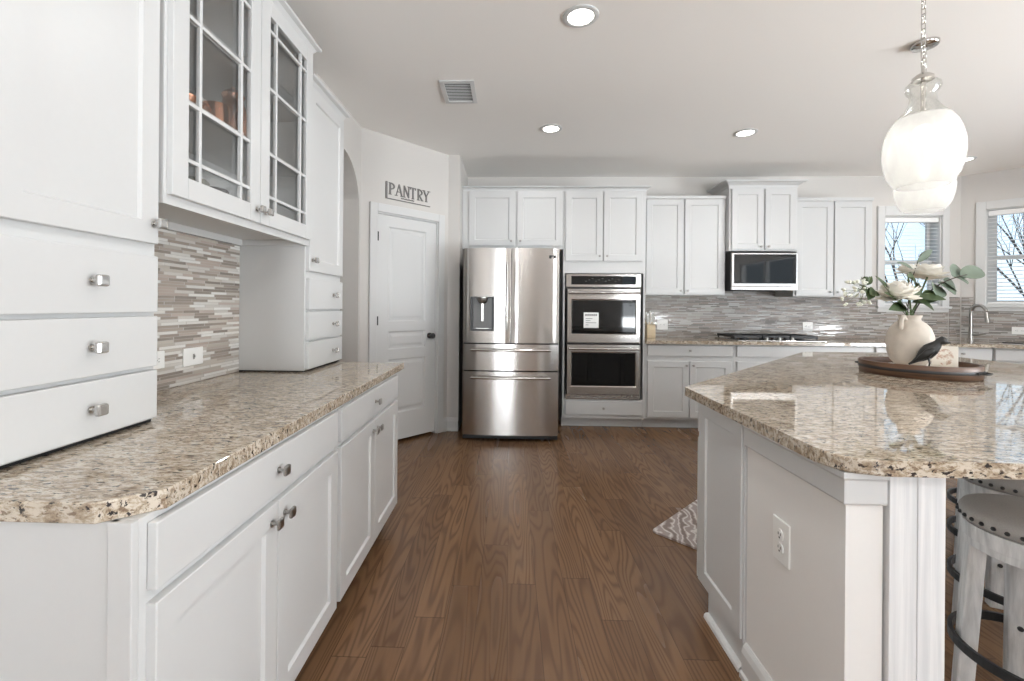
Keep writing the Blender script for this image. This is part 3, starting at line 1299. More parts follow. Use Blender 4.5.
G0, G1 = -.44, .457
HOLE = (-.372, -.148, 1.035, 1.358)
bb = bowed(G0, .006, .925, 1.812, G0, G1, .022, HOLE)
dl = bb.build('door', M['steel'], t)
dr_ = bowed(.011, G1, .925, 1.812, G0, G1).build('door', M['steel'], t)
du = bowed(G0, G1, .668, .913, G0, G1).build('drawer', M['steel'], t)
df_ = bowed(G0, G1, .062, .656, G0, G1).build('drawer', M['steel'], t)
for dd, hx in ((dl, -.028), (dr_, .046)):
    b = B()
    yy = bow(hx, G0, G1, .022)
    b.tube([(hx, yy - .05 - .012 * math.sin(PI * k / 10), 1.05 + .63 * k / 10) for k in range(11)], .0125, 12)
    for zz in (1.085, 1.645):
        b.cyl((hx, yy, zz), (hx, yy - .052, zz), .010, n=12)
    b.build('handle', M['steel2'], dd)
for dd, hz in ((du, .862), (df_, .604)):
    b = B()
    b.tube([(-.36 + .735 * k / 14, bow(-.36 + .735 * k / 14, G0, G1, .022) - .048 - .008 * math.sin(PI * k / 14), hz) for k in range(15)], .0125, 12)
    for hx in (-.31, .325):
        b.cyl((hx, bow(hx, G0, G1, .022), hz), (hx, bow(hx, G0, G1, .022) - .05, hz), .010, n=12)
    b.build('handle', M['steel2'], dd)
b = B()
x0, x1, z0, z1 = HOLE
b.box(x0 + .001, x1 - .001, .045, .0545, z0 + .001, z1 - .001)
b.box(x0 + .001, x0 + .022, -.014, .045, z0 + .02, z1 - .001)
b.box(x1 - .022, x1 - .001, -.014, .045, z0 + .02, z1 - .001)
b.box(x0 + .001, x1 - .001, -.014, .045, z0 + .001, z0 + .02)
dsp = b.build('dispenser', M['black'], dl)
b = B()
b.box(x0 + .022, x1 - .022, .038, .045, z0 + .02, z1 - .001)
b.build('dispenser_niche', M['niche'], dl)
b = B()
b.lathe([(.03, 0), (.045, .02), (.052, .05), (.052, .06)], ((x0 + x1) / 2, .0, z1 - .065), 20)
b.box((x0 + x1) / 2 - .014, (x0 + x1) / 2 + .014, .018, .028, z0 + .09, z1 - .06, .004)
b.box((x0 + x1) / 2 - .06, (x0 + x1) / 2 + .06, -.004, .04, z0 + .02, z0 + .026)
b.build('dispenser_nozzle', M['nickel'], dl)
b = B()
for hx in (.372, .412):
    yy = bow(hx, G0, G1, .022)
    b.box(hx - .012, hx + .012, yy - .0015, yy + .004, 1.716, 1.748, .003)
b.box(.384, .40, bow(.39, G0, G1, .022) - .0012, bow(.39, G0, G1, .022) + .004, 1.735, 1.745)
b.build('badge', M['black'], dr_)

# wall cabinets
YU = 5.02


def wall_cab(label, x0, x1, y, z0, z1, split, cr, crown_path=None, kz=None):
    t_ = back_thing('wall_cabinet', label, x0, y)
    W_ = x1 - x0
    carcass(t_, W_, BD - y, z0, z1)
    kz = kz or z0 + .05
    door(t_, .022, split - x0 - .008, z0 + .014, z1 - .022, split - x0 - .038, kz, r=.011)
    door(t_, split - x0 + .008, W_ - .022, z0 + .014, z1 - .022, split - x0 + .038, kz, r=.011)
    if cr == 'flat':
        bb = B()
        bb.box(0, W_, -.022, .0, z1 - .018, z1 + .018, .003)
        bb.box(0, W_, 0, .02, z1 + .001, z1 + .018)
        bb.build('crown_molding', M['white'], t_)
    else:
        crown(t_, [(0, BD - y), (0, 0), (W_, 0), (W_, BD - y)], z1 - .002, .07, .066)
    return t_


wall_cab('white two-door wall cabinet between the oven tower and the microwave', 1.47, 2.352, YU, 1.405, 2.478, 1.90, 'flat')
wall_cab('taller white two-door wall cabinet above the microwave', 2.357, 3.075, 4.95, 1.885, 2.575, 2.722, 'crown', kz=1.93)
wall_cab('white two-door wall cabinet between the microwave and the window', 3.08, 3.912, YU, 1.40, 2.455, 3.498, 'flat')

# microwave
t = back_thing('microwave', 'stainless microwave with dark glass door above the cooktop', 2.368, 4.90)
MW = .69
b = B()
b.box(0, MW, .03, BD - 4.90 - .02, 1.462, 1.872, .004)
b.build('case', M['gap'], t)
b = B()
b.box(.0, MW, .0, .03, 1.50, 1.858, .004)
d_ = b.build('door', M['steel2'], t)
b = B()
b.box(.022, MW - .02, -.004, .001, 1.532, 1.845, .002)
b.build('window', M['ovenglass'], d_)
b = B()
b.box(.0, MW, .004, .03, 1.462, 1.499, .003)
b.build('control_strip', M['steel2'], t)

# base cabinets
t = back_thing('base_cabinet', 'white base cabinet with one drawer and two doors just right of the oven tower', 1.4135, YT)
W_ = .905
carcass(t, W_, BD - YT, 0, CT - .035, .10)
drawer(t, .024, W_ - .024, .765, .878, W_ / 2, .823, r=.011)
door(t, .024, W_ / 2 - .004, .125, .712, W_ / 2 - .035, .67, r=.011)
door(t, W_ / 2 + .004, W_ - .024, .125, .712, W_ / 2 + .035, .67, r=.011)
t = back_thing('base_cabinet', 'white base cabinet under the gas cooktop, behind the island', 2.3205, YT)
W_ = 1.405
carcass(t, W_, BD - YT, 0, CT - .035, .10)
drawer(t, .03, W_ - .012, .765, .878)
for k in range(3):
    x0 = .03 + k * (W_ - .042) / 3
    door(t, x0 + .003, x0 + (W_ - .042) / 3 - .003, .125, .712, x0 + .05 if k else x0 + .4, .67, r=.011)
t = back_thing('base_cabinet', 'white base cabinet behind the vase, left of the corner sink cabinet', 3.7275, YT)
W_ = 1.175
carcass(t, W_, BD - YT, 0, CT - .035, .10)
for k in range(2):
    x0 = .012 + k * (W_ - .024) / 2
    drawer(t, x0 + .003, x0 + (W_ - .024) / 2 - .003, .765, .878, x0 + .27, .823, r=.011)
    door(t, x0 + .003, x0 + (W_ - .024) / 2 - .003, .125, .712, x0 + (.5 if k == 0 else .05), .67, r=.011)
# sink cabinet on the slanted wall: local x along the wall, local y = 0 at its front
SD = .60
sc_ = Vector((CX_, CY_)) + Vector((-R2, -R2)) * SD
ux = .245
sx_, sy_ = sc_.x + ux * R2, sc_.y - ux * R2
t = thing('sink_cabinet', 'white sink cabinet below the faucet on the slanted wall', 'cabinet', (sx_, sy_, 0), ANG)
W_ = 1.5
carcass(t, W_, SD - .002, 0, CT - .035, .10)
for k in range(3):
    x0 = .012 + k * .492
    drawer(t, x0 + .003, x0 + .465, .765, .878)
    door(t, x0 + .003, x0 + .465, .125, .712, x0 + .43, .67, r=.011)

# back countertop, following the slanted wall
n_ = Vector((-R2, -R2))
u_ = Vector((R2, -R2))
Cc = Vector((CX_, CY_))
pe = Cc + u_ * 1.84
pi_ = pe + n_ * .655
kx_ = (CX_ - .655 * R2 * 1)
# front edge of the slanted stretch meets y = 4.705
fy = 4.705
f0 = Cc + n_ * .655
kk = (f0.y - fy) / R2
fc = f0 + u_ * kk
b = B()
b.prism([(1.414, fy), (fc.x, fy), (pi_.x, pi_.y), (pe.x, pe.y), (CX_ - .001, YB - .002), (1.414, YB - .002)], CT - .035, CT, .004)
tag(b.build('countertop', M['granite']), 'speckled brown granite countertop along the back wall, under the cooktop', 'countertop')

# mosaic backsplash on the back wall (three pieces of one surface) and on the slanted wall
t = thing('tile_backsplash', 'grey strip mosaic backsplash along the back wall behind the cooktop', 'backsplash', (0, YB, 0))
b = B()
zt = CT + .0005
b.box(1.4135, 2.356, -.008, 0, zt, 1.4035)
b.box(2.356, 3.076, -.008, 0, zt, 1.461)
b.box(3.076, 4.222, -.008, 0, zt, 1.3985)
b.box(4.222, 5.013, -.008, 0, zt, 1.237)
b.box(5.028, CX_ - .009, -.008, 0, zt, 1.415)
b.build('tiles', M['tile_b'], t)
t = thing('tile_backsplash', 'grey strip mosaic backsplash on the slanted wall behind the faucet', 'backsplash', (CX_, CY_, 0), ANG)
b = B()
b.box(.009, .103, -.008, 0, zt, 1.415)
b.box(.103, 1.84, -.008, 0, zt, 1.256)
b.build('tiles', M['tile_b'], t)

FB = Matrix.Translation((0, YB - .008, 0))
FA2 = frame_at(CX_, CY_, ANG) @ Matrix.Translation((0, -.008, 0))
outlet('white outlet on the back mosaic next to the knife block', FB, 1.785, 1.068, True, True, .125, .115)
outlet('white outlet on the back mosaic to the right of the gas cooktop', FB, 3.445, 1.067, True, True, .115, .09)
outlet('white outlet on the slanted mosaic right of the faucet', FA2, .445, 1.05, True, True, .115, .08)

# gas cooktop
t = thing('cooktop', 'five-burner gas cooktop with black grates and front knobs', 'cooktop', (2.80, 5.0, CT))
b = B()
b.box(-.45, .45, -.27, .26, .0005, .012, .004)
b.build('tray', M['steel2'], t)
for gx in (-.29, 0, .29):
    b = B()
    w2 = .135
    for yy in (-.16, .235):
        b.box(gx - w2, gx + w2, yy - .006, yy + .006, .030, .055)
    for xx in (-w2, 0, w2):
        b.box(gx + xx - .006, gx + xx + .006, -.16, .235, .030, .055)
    for yy in (-.03, .11):
        b.box(gx - w2, gx + w2, yy - .006, yy + .006, .034, .052)
    for xx in (-w2 + .006, w2 - .006):
        for yy in (-.154, .229):
            b.box(gx + xx - .006, gx + xx + .006, yy - .006, yy + .006, .012, .036)
    b.build('grate', M['iron'], t)
for bx, by, r_ in ((-.29, -.06, .045), (-.29, .14, .035), (0, .05, .055), (.29, -.06, .04), (.29, .14, .035)):
    b = B()
    b.cyl((bx, by, .012), (bx, by, .022), r_, n=20)
    b.cyl((bx, by, .022), (bx, by, .03), r_ * .75, n=20)
    b.build('burner', M['black'], t)
for k in range(5):
    b = B()
    kx = -.13 + k * .065
    b.cyl((kx, -.218, .012), (kx, -.218, .04), .019, .017, 16)
    b.build('knob', M['black' if k % 2 else 'nickel'], t)

# knife block
t = thing('knife_block', 'pale wooden knife block with white-handled knives beside the oven tower', 'knife block', (1.585, 5.17, CT))
b = B()
b.prism([(-.045, -.07), (.045, -.07), (.045, .07), (-.045, .07)], .0005, .12, .004)
top = [v for v in b.bm.verts if v.co.z > .1]
for v in top:
    v.co.z += .06 * (v.co.y + .07) / .14 + .02
b.build('block', M['block'], t)
for k, (kx, ky, tl) in enumerate(((-.028, -.03, .10), (0, -.03, .11), (.028, -.03, .09), (-.028, .02, .12), (0, .02, .13), (.028, .02, .11))):
    zb = .14 + .06 * (ky + .07) / .14
    b = B(Matrix.Translation((kx, ky, zb)) @ Matrix.Rotation(.32, 4, 'X') @ Matrix.Rotation(.12 * (k % 3 - 1), 4, 'Y'))
    b.box(-.007, .007, -.011, .011, -.012, tl, .003)
    b.mi = 1
    b.cyl((0, 0, tl * .7), (0, -.0115, tl * .7), .003, n=8)
    b.build('knife', [M['plate'], M['steel2']], t)

# faucet and sink
FF = frame_at(CX_, CY_, ANG)
t = thing('faucet', 'tall steel gooseneck kitchen faucet under the slanted-wall window', 'faucet')
t.matrix_world = FF
t.location.z = CT
fx, fyy = .085, -.16
b = B()
b.cyl((fx, fyy, 0), (fx, fyy, .012), .03, n=20)
b.cyl((fx, fyy, .012), (fx, fyy, .10), .02, .018, 16)
arc = [(fx, fyy, .1), (fx, fyy, .29)]
dx_, dy_ = .072 * .8, -.072 * .6
for k in range(1, 13):
    a = PI * k / 13
    arc.append((fx + dx_ * (1 - math.cos(a)), fyy + dy_ * (1 - math.cos(a)), .31 + .085 * math.sin(a)))
b.tube(arc, [.016] * len(arc), 12)
b.build('spout', M['nickel'], t)
b = B()
ex, ey = fx + dx_ * 2, fyy + dy_ * 2
b.cyl((ex - .002, ey, .32), (ex + .008, ey - .006, .21), .014, .021, 14)
b.build('spray_head', M['nickel'], t)
b = B()
b.cyl((fx, fyy, .065), (fx + .045, fyy - .02, .07), .011, n=12)
b.tube([(fx + .045, fyy - .02, .07), (fx + .11, fyy - .045, .082)], [.008, .006], 8)
b.build('handle', M['nickel'], t)
t = thing('sink', 'steel sink rim set in the granite under the slanted-wall window', 'sink')
t.matrix_world = FF
t.location.z = CT
b = B()
b.sweep([(-.012, .0006), (.012, .0006), (.012, .004), (-.012, .004)], [(.30, -.50), (1.05, -.50), (1.05, -.12), (.30, -.12)], True)
b.build('rim', M['steel2'], t)
b = B()
b.box(.313, 1.037, -.487, -.133, .0006, .002)
b.build('basin', M['gap'], t)

# pantry sign: cut-out metal letters on a bar
t = thing('wall_sign', 'grey cut-metal PANTRY sign on the wall above the pantry door', 'sign')
t.matrix_world = FP @ Matrix.Translation((.24, -.002, 2.235))


def letters(txt, size, loc, name, parent, font=None, ext=.004, sx=1.0):
    cu = bpy.data.curves.new(name, 'FONT')
    cu.body = txt
    cu.size = size
    cu.extrude = ext
    cu.bevel_depth = .0
    cu.space_character = 1.02
    ob = bpy.data.objects.new(name, cu)
    COL.objects.link(ob)
    bpy.context.view_layer.update()
    me = bpy.data.meshes.new_from_object(ob.evaluated_get(bpy.context.evaluated_depsgraph_get()))
    bpy.data.objects.remove(ob)
    me.materials.clear()
    me.materials.append(M['signblk'])
    me.transform(Matrix.Translation(loc) @ Matrix.Rotation(PI / 2, 4, 'X') @ Matrix.Diagonal((sx, 1, 1, 1)))
    o = bpy.data.objects.new(name, me)
    COL.objects.link(o)
    o.parent = parent
    return o, me


b = B()
b.box(0, .018, -.008, 0, 0, .152, .001)
b.box(0, .50, -.008, 0, -.004, .004, .001)
b.build('bracket', M['signblk'], t)


def serif_word(word, x0, z0, h, cwid, parent):
    """Roman capitals drawn as thick and thin strokes with serifs."""
    T, th, y0, y1 = h * .125, h * .06, -.008, 0.

    def bar(bb, p, q, w_):
        d = (Vector(q) - Vector(p))
        n = Vector((-d.y, d.x)).normalized() * (w_ / 2)
        P = [Vector(p) + n, Vector(p) - n, Vector(q) - n, Vector(q) + n]
        lo = [bb.v((v.x, y1, v.y)) for v in P]
        hi = [bb.v((v.x, y0, v.y)) for v in P]
        bb.f(hi)
        bb.f(lo[::-1])
        for k in range(4):
            bb.f([lo[k], lo[(k + 1) % 4], hi[(k + 1) % 4], hi[k]])
    for i, ch in enumerate(word):
        bb = B()
        x = x0 + i * cwid
        w_ = cwid * .78
        z1 = z0 + h
        sf = lambda xx, zz: bar(bb, (xx - .014, zz), (xx + .014, zz), th)

        def bowl(xa, za, zb, ww):
            zc_, rz_ = (za + zb) / 2, (zb - za) / 2
            pp = [(xa + ww * math.sin(PI * k / 10), zc_ + rz_ * math.cos(PI * k / 10)) for k in range(11)]
            for k in range(10):
                bar(bb, pp[k], pp[k + 1], T * (.55 + .45 * math.sin(PI * (k + .5) / 10)))
        if ch in 'PR':
            bar(bb, (x + .014, z0), (x + .014, z1), T)
            sf(x + .014, z0)
            sf(x + .014, z1 - th / 2)
            bowl(x + .014, z0 + h * .45, z1 - th / 2, w_ * .7)
            if ch == 'R':
                bar(bb, (x + w_ * .4, z0 + h * .45), (x + w_ * .95, z0), T)
                sf(x + w_ * .95, z0)
        elif ch == 'A':
            bar(bb, (x, z0), (x + w_ * .5, z1), th)
            bar(bb, (x + w_ * .5, z1), (x + w_, z0), T)
            bar(bb, (x + w_ * .18, z0 + h * .33), (x + w_ * .82, z0 + h * .33), th)
            sf(x, z0)
            sf(x + w_, z0)
        elif ch == 'N':
            bar(bb, (x + .008, z0), (x + .008, z1), th)
            bar(bb, (x + .008, z1), (x + w_, z0), T)
            bar(bb, (x + w_, z0), (x + w_, z1), th)
            sf(x + .008, z0)
            sf(x + w_, z1 - th / 2)
        elif ch == 'T':
            bar(bb, (x + w_ * .5, z0), (x + w_ * .5, z1), T)
            bar(bb, (x, z1 - th / 2), (x + w_, z1 - th / 2), th)
            bar(bb, (x + th / 2, z1), (x + th / 2, z1 - h * .2), th)
            bar(bb, (x + w_ - th / 2, z1), (x + w_ - th / 2, z1 - h * .2), th)
            sf(x + w_ * .5, z0)
        elif ch == 'Y':
            bar(bb, (x + w_ * .5, z0), (x + w_ * .5, z0 + h * .45), T)
            bar(bb, (x, z1), (x + w_ * .5, z0 + h * .42), T)
            bar(bb, (x + w_, z1), (x + w_ * .5, z0 + h * .42), th)
            sf(x, z1 - th / 2)
            sf(x + w_, z1 - th / 2)
            sf(x + w_ * .5, z0)
        bb.build('letter', M['signblk'], parent)


serif_word('PANTRY', .034, .042, .105, .078, t)
b = B()
for k in range(9):
    b.box(.165 + k * .017, .165 + k * .017 + .010, -.007, 0, .018, .026 + .003 * (k % 2))
b.build('small_lettering', M['signblk'], t)

# ceiling vent and recessed lights
t = thing('ceiling_vent', 'white rectangular air vent in the ceiling near the hutch', 'vent', (-.375, 3.20, CEIL))
b = B()
b.box(-.10, .10, -.15, .15, -.003, -.0002)
b.build('vent_back', M['gap'], t)
b = B()
b.sweep([(0, -.004), (.028, -.004), (.028, -.011), (0, -.013)], [(-.09, -.14), (.09, -.14), (.09, .14), (-.09, .14)], True)
b.build('frame', M['trimw'], t)
b = B()
for k in range(12):
    y = -.125 + k * .0225
    q = [b.v(p) for p in ((-.09, y + .002, -.0055), (.09, y + .002, -.0055), (.09, y + .004, -.0085), (-.09, y + .004, -.0085))]
    q2 = [b.v(p) for p in ((-.09, y + .0035, -.0055), (.09, y + .0035, -.0055), (.09, y + .0055, -.0085), (-.09, y + .0055, -.0085))]
    b.f(q)
    b.f(q2[::-1])
    for i in range(4):
        b.f([q[i], q[(i + 1) % 4], q2[(i + 1) % 4], q2[i]])
b.build('slats', M['trimw'], t)

CANS = [(.36, 2.383, 'round recessed ceiling light, nearest, above the aisle'),
        (.34, 3.88, 'round recessed ceiling light in front of the refrigerator'),
        (2.04, 4.0, 'round recessed ceiling light in front of the tall microwave cabinet'),
        (4.6, 4.75, 'round recessed ceiling light peeking out behind the glass pendants near the sink')]
FILL_LAMPS = [(.36, .9), (.36, -.8), (2.0, -.8), (3.6, -.8), (4.6, 2.6), (4.6, .8)]  # added ceiling lamps out of view, no fixtures, lighting the rest of the room


def can_light(x, y, label):
    t_ = thing('recessed_light', label, 'ceiling light', (x, y, CEIL), 0, 'recessed ceiling lights')
    bb = B()
    bb.lathe([(.085, -.0005), (.095, -.001), (.094, -.005), (.075, -.011), (.068, -.008), (.068, -.0005)], n=32, cap0=False, cap1=False)
    bb.build('trim_ring', M['trimw'], t_)
    bb = B()
    bb.lathe([(.0675, -.0045), (.05, -.0065), (.02, -.0075), (.001, -.0078)], n=32)
    bb.build('lens', M['can'], t_)


def can_or_fill_lamp(x, y, p):
    l = bpy.data.lights.new('recessed_or_fill_lamp', 'AREA')  # serves the recessed lights and the added lamps without fixtures
    l.shape = 'DISK'
    l.size = .13
    l.energy = p
    l.color = (1, .985, .96)
    l.spread = PI * .9
    o = bpy.data.objects.new('recessed_or_fill_lamp', l)
    COL.objects.link(o)
    o.location = (x, y, CEIL - .016)


for x, y, lab in CANS:
    can_light(x, y, lab)
    can_or_fill_lamp(x, y, 6.5 if x < 4 else 4)
for x, y in FILL_LAMPS:
    can_or_fill_lamp(x, y, 6.5)
can_or_fill_lamp(-2.2, 3.6, 12)                         # added unseen lamp that brightens the hall behind the arch

# ------------------------------------------------------------------ island
IZ = .876
IT = .914
A_, B_, C_, D_, E_, F_ = (.785, 1.09), (.785, 2.05), (2.42, 3.80), (3.38, 3.80), (3.38, 2.9), (1.745, 1.09)
sd = (Vector(C_) - Vector(B_)).normalized()


def rounded(poly, rad):
    out = []
    n = len(poly)
    for i, (p, r) in enumerate(zip(poly, rad)):
        p = Vector(p)
        a, c = (Vector(poly[i - 1]) - p).normalized(), (Vector(poly[(i + 1) % n]) - p).normalized()
        for k in range(7):
            u = k / 6
            p0, p2 = p + a * r, p + c * r
            q = (1 - u) ** 2 * p0 + 2 * u * (1 - u) * p + u * u * p2
            out.append((q.x, q.y))
    return out


b = B()
b.prism(rounded([A_, F_, E_, D_, C_, B_], [.10, .06, .06, .06, .06, .012]), IZ + .0005, IT, .006)
tag(b.build('countertop', M['granite']), 'large angled granite island countertop that carries the round tray', 'countertop')

isl = thing('kitchen_island', 'angled kitchen island base in white and greige with a square corner post', 'island', (0, 0, 0))
P2 = Vector((.824, 1.957))
P3 = P2 + sd * 2.36
P5 = Vector((.955, 1.27)) + sd * 3.10
b = B()
b.prism([(.824, 1.585), (.955 + sd.x * .43, 1.27 + sd.y * .43), tuple(P5), (P5.x, P3.y), tuple(P3), tuple(P2)][::1], .10, IZ)
b.build('body', M['white'], isl)
b = B()
nn = Vector((sd.y, -sd.x)) * .075
b.prism([(.824, 1.585), (.955 + sd.x * .43, 1.27 + sd.y * .43), tuple(P5), (P5.x, P3.y - .06), tuple(P3 + nn), (.824, P2.y - .078), ], 0, .0995)
b.build('toe_kick', M['white'], isl)
b = B()
b.prism([(.824, 1.131), (.912, 1.131), (.912, 1.268), (.955, 1.268), (.955 + sd.x * .43, 1.27 + sd.y * .43), (.824, 1.584)], 0, IZ)
b.build('knee_wall', M['islandwall'], isl)
b = B(frame_at(.824, 1.957, -PI / 2))
b.shaker(0, .352, .112, .874, 0, .012, .06, .007)
b.box(.352, .362, -.005, 0, .0, .874)
b.build('end_panel', M['white'], isl)
b = B()
b.sweep([(0, .795), (.010, .795), (.013, .80), (.013, .855), (.019, .862), (.019, IZ - .0005), (0, IZ - .0005)], [(.824, 1.583), (.824, 1.131), (.912, 1.131)][::1])
for v in b.bm.verts:
    pass
b.build('apron_trim', M['white'], isl)
b = B()
pr = [(.0, 0.), (.024, 0.), (.024, .018), (.017, .024), (.017, .085), (.012, .105), (.004, .118), (0., .118)]
b.sweep(pr, [(.824, 1.583), (.824, 1.131), (.912, 1.131)])
b.build('baseboard', M['trimw'], isl)
b = B()
b.sweep([(.0, 0.), (.020, 0.), (.018, .012), (.012, .018), (.0, .02)], [(.824, P2.y - .078), (.824, 1.60)])
b.build('shoe_molding', M['trimw'], isl)
b = B()
x0, x1, y0, y1 = .921, 1.053, 1.122, 1.262
for k in range(4):                               # four boards glued face to face
    f0_ = x0 + k * (x1 - x0) / 4
    b.box(f0_, f0_ + (x1 - x0) / 4, y0 + .0015 * (k % 2), y1, 0, IZ - .0005, .0012)
b.build('corner_post', M['postw'], isl)
dm = frame_at(P3.x, P3.y, math.atan2(-sd.y, -sd.x))
for k in range(4):
    b = B(dm)
    x0 = .012 + k * .587
    b.shaker(x0, x0 + .578, .112, .712, 0, .02)
    o = b.build('door', M['white'], isl)
    b = B(dm)
    b.slab(x0, x0 + .578, .735, .862)
    b.build('drawer', M['white'], isl)
outlet('white duplex outlet on the greige side of the island', frame_at(.824, 0, -PI / 2), -1.384, .57, False, True, .082, .128)

# floor mat at the island
tm = thing('kitchen_mat', 'grey marbled mat on the floor beside the island', 'mat', (1.46, 2.92, 0), math.atan2(1, 1))
b = B()
b.prism(rounded([(-.705, -.215), (.705, -.215), (.705, .215), (-.705, .215)], [.02] * 4), .0008, .012, .004)
b.build('mat_top', M['rug'], tm)


# stools
def stool(label, x, y, rz):
    t_ = thing('bar_stool', label, 'stool', (x, y, 0), rz, 'round nailhead stools under the island')
    ht = .592
    bb = B()
    bb.lathe([(.172, ht - .012), (.182, ht), (.184, ht + .022), (.176, ht + .035), (.14, ht + .047), (.08, ht + .054), (.001, ht + .056)], n=48)
    bb.build('seat', M['seat'], t_)
    bb = B()
    for k in range(36):
        a = 2 * PI * k / 36
        bb.ball((.1845 * math.cos(a), .1845 * math.sin(a), ht + .008), .0068, 8, (1, 1, 1))
    tag(bb.build('nailhead_trim', M['iron'], t_))
    bb = B()
    bb.lathe([(.155, ht - .085), (.172, ht - .085), (.172, ht - .062), (.176, ht - .060), (.178, ht - .013), (.155, ht - .013)], n=48, cap0=False, cap1=False)
    bb.lathe([(.155, ht - .013), (.001, ht - .013)], n=48, cap0=False, cap1=True)
    bb.build('apron', M['wash'], t_)
    for k in range(4):
        a = PI / 2 * k
        ca, sa = math.cos(a), math.sin(a)
        bb = B()
        top, bot = .166, .198
        hw = .032
        th = .042

        def pt_(rad, w_, z):
            return bb.v((rad * ca - w_ * sa, rad * sa + w_ * ca, z))
        lo = [pt_(bot - th, -hw * .8, 0), pt_(bot, -hw * .8, 0), pt_(bot, hw * .8, 0), pt_(bot - th, hw * .8, 0)]
        hi = [pt_(top - th, -hw, ht - .014), pt_(top, -hw, ht - .014), pt_(top, hw, ht - .014), pt_(top - th, hw, ht - .014)]
        bb.f(lo[::-1])
        bb.f(hi)
        for i in range(4):
            bb.f([lo[i], lo[(i + 1) % 4], hi[(i + 1) % 4], hi[i]])
        bmesh.ops.bevel(bb.bm, geom=bb.bm.edges[:], offset=.003, segments=1, affect='EDGES')
        lg = bb.build('leg', M['wash'], t_)
        q = B()
        rr = bot - th - .0045 + (top - bot) * .2 / ht
        q.cyl((rr * ca, rr * sa, .19), ((rr + .006) * ca, (rr + .006) * sa, .19), .008, n=12)
        q.build('bolt', M['iron'], lg)
    bb = B()
    bb.sweep([(-.006, .172), (.006, .172), (.006, .200), (-.006, .200)], [(.202 * math.cos(2 * PI * k / 48), .202 * math.sin(2 * PI * k / 48)) for k in range(48)], True)
    bb.build('footrest_ring', M['iron'], t_)
    return t_


SL = ['white-legged round stool nearest the corner post, in front of the others',
      'white-legged round stool behind the front stool, seat half under the counter',
      'white-legged stool third in the row, only its ring showing beside the post',
      'white-legged stool at the far end of the row, its ring highest beside the post']
st0 = stool(SL[0], 1.665, 1.465, math.radians(-30))
for k in range(1, 4):
    c = copy_tree(st0)
    c.location = (1.665 + .356 * k, 1.465 + .381 * k, 0)
    c.rotation_euler = (0, 0, math.radians(-30 + 7 * k))
    c['label'] = SL[k]


# ------------------------------------------------------------------ pendants
def pendant(label, x, y, z0):
    t_ = thing('pendant_light', label, 'pendant light', (x, y, z0), 0, 'glass pendants over the island')
    top = CEIL - z0
    bb = B()
    bb.lathe([(.001, top - .026), (.03, top - .026), (.058, top - .022), (.064, top - .015), (.064, top - .0005)], n=32)
    bb.build('ceiling_canopy', M['chrome'], t_)
    gz = .455
    bb = B()
    z = gz + .055
    i = 0
    while z < top - .03:
        zl = min(.036, top - .022 - z)
        a = 0 if i % 2 else PI / 2
        hw = .0085
        pts_ = []
        for k in range(12):
            th = 2 * PI * k / 12
            cx = hw * math.cos(th)
            cz = (zl / 2 - hw + .003) * (1 if math.sin(th) > 0 else -1) + hw * math.sin(th)
            pts_.append((cx * math.cos(a), cx * math.sin(a), z + zl / 2 + cz))
        bb.tube(pts_, .0021, 6, close=True)
        z += zl - .005
        i += 1
    bb.build('chain', M['chrome'], t_)
    bb = B()
    bb.lathe([(.001, gz + .06), (.006, gz + .058), (.007, gz + .03), (.022, gz + .022), (.036, gz + .010), (.038, gz - .004), (.034, gz - .004), (.001, gz - .001)], n=28)
    bb.cyl((0, 0, gz), (0, 0, gz - .14), .008, n=12)
    bb.cyl((0, 0, gz - .14), (0, 0, gz - .20), .018, n=16)
    bb.build('socket', M['chrome'], t_)
    out = [(.086, 0), (.100, .012), (.118, .045), (.130, .09), (.1345, .135), (.133, .18), (.124, .225), (.112, .258), (.094, .288), (.074, .312), (.056, .335), (.046, .358),
           (.043, .378), (.046, .39), (.055, .402), (.060, .418), (.057, .434), (.046, .446), (.036, .452)]
    bb = B()
    bb.lathe(out + [(r - .003, z) for r, z in out[::-1]], n=40, cap0=False, cap1=False)
    bb.build('glass_jar', M['seed'], t_)
    bb = B()
    bb.lathe([(.001, .19), (.018, .20), (.029, .225), (.028, .245), (.016, .258)][::1], n=20)
    bb.build('bulb', M['bulb'], t_)
    l = bpy.data.lights.new('pendant_lamp', 'POINT')
    l.energy = .75
    l.color = (1, .985, .965)
    l.shadow_soft_size = .03
    o = bpy.data.objects.new('pendant_lamp', l)
    COL.objects.link(o)
    o.location = (x, y, z0 + .165)
    return t_


pendant('clear seeded-glass jar pendant hanging nearest, its globe in front of the other', 1.752, 1.985, 1.795)
pendant('clear seeded-glass jar pendant hanging farther, lower globe seen beneath the first', 2.37, 2.675, 1.835)

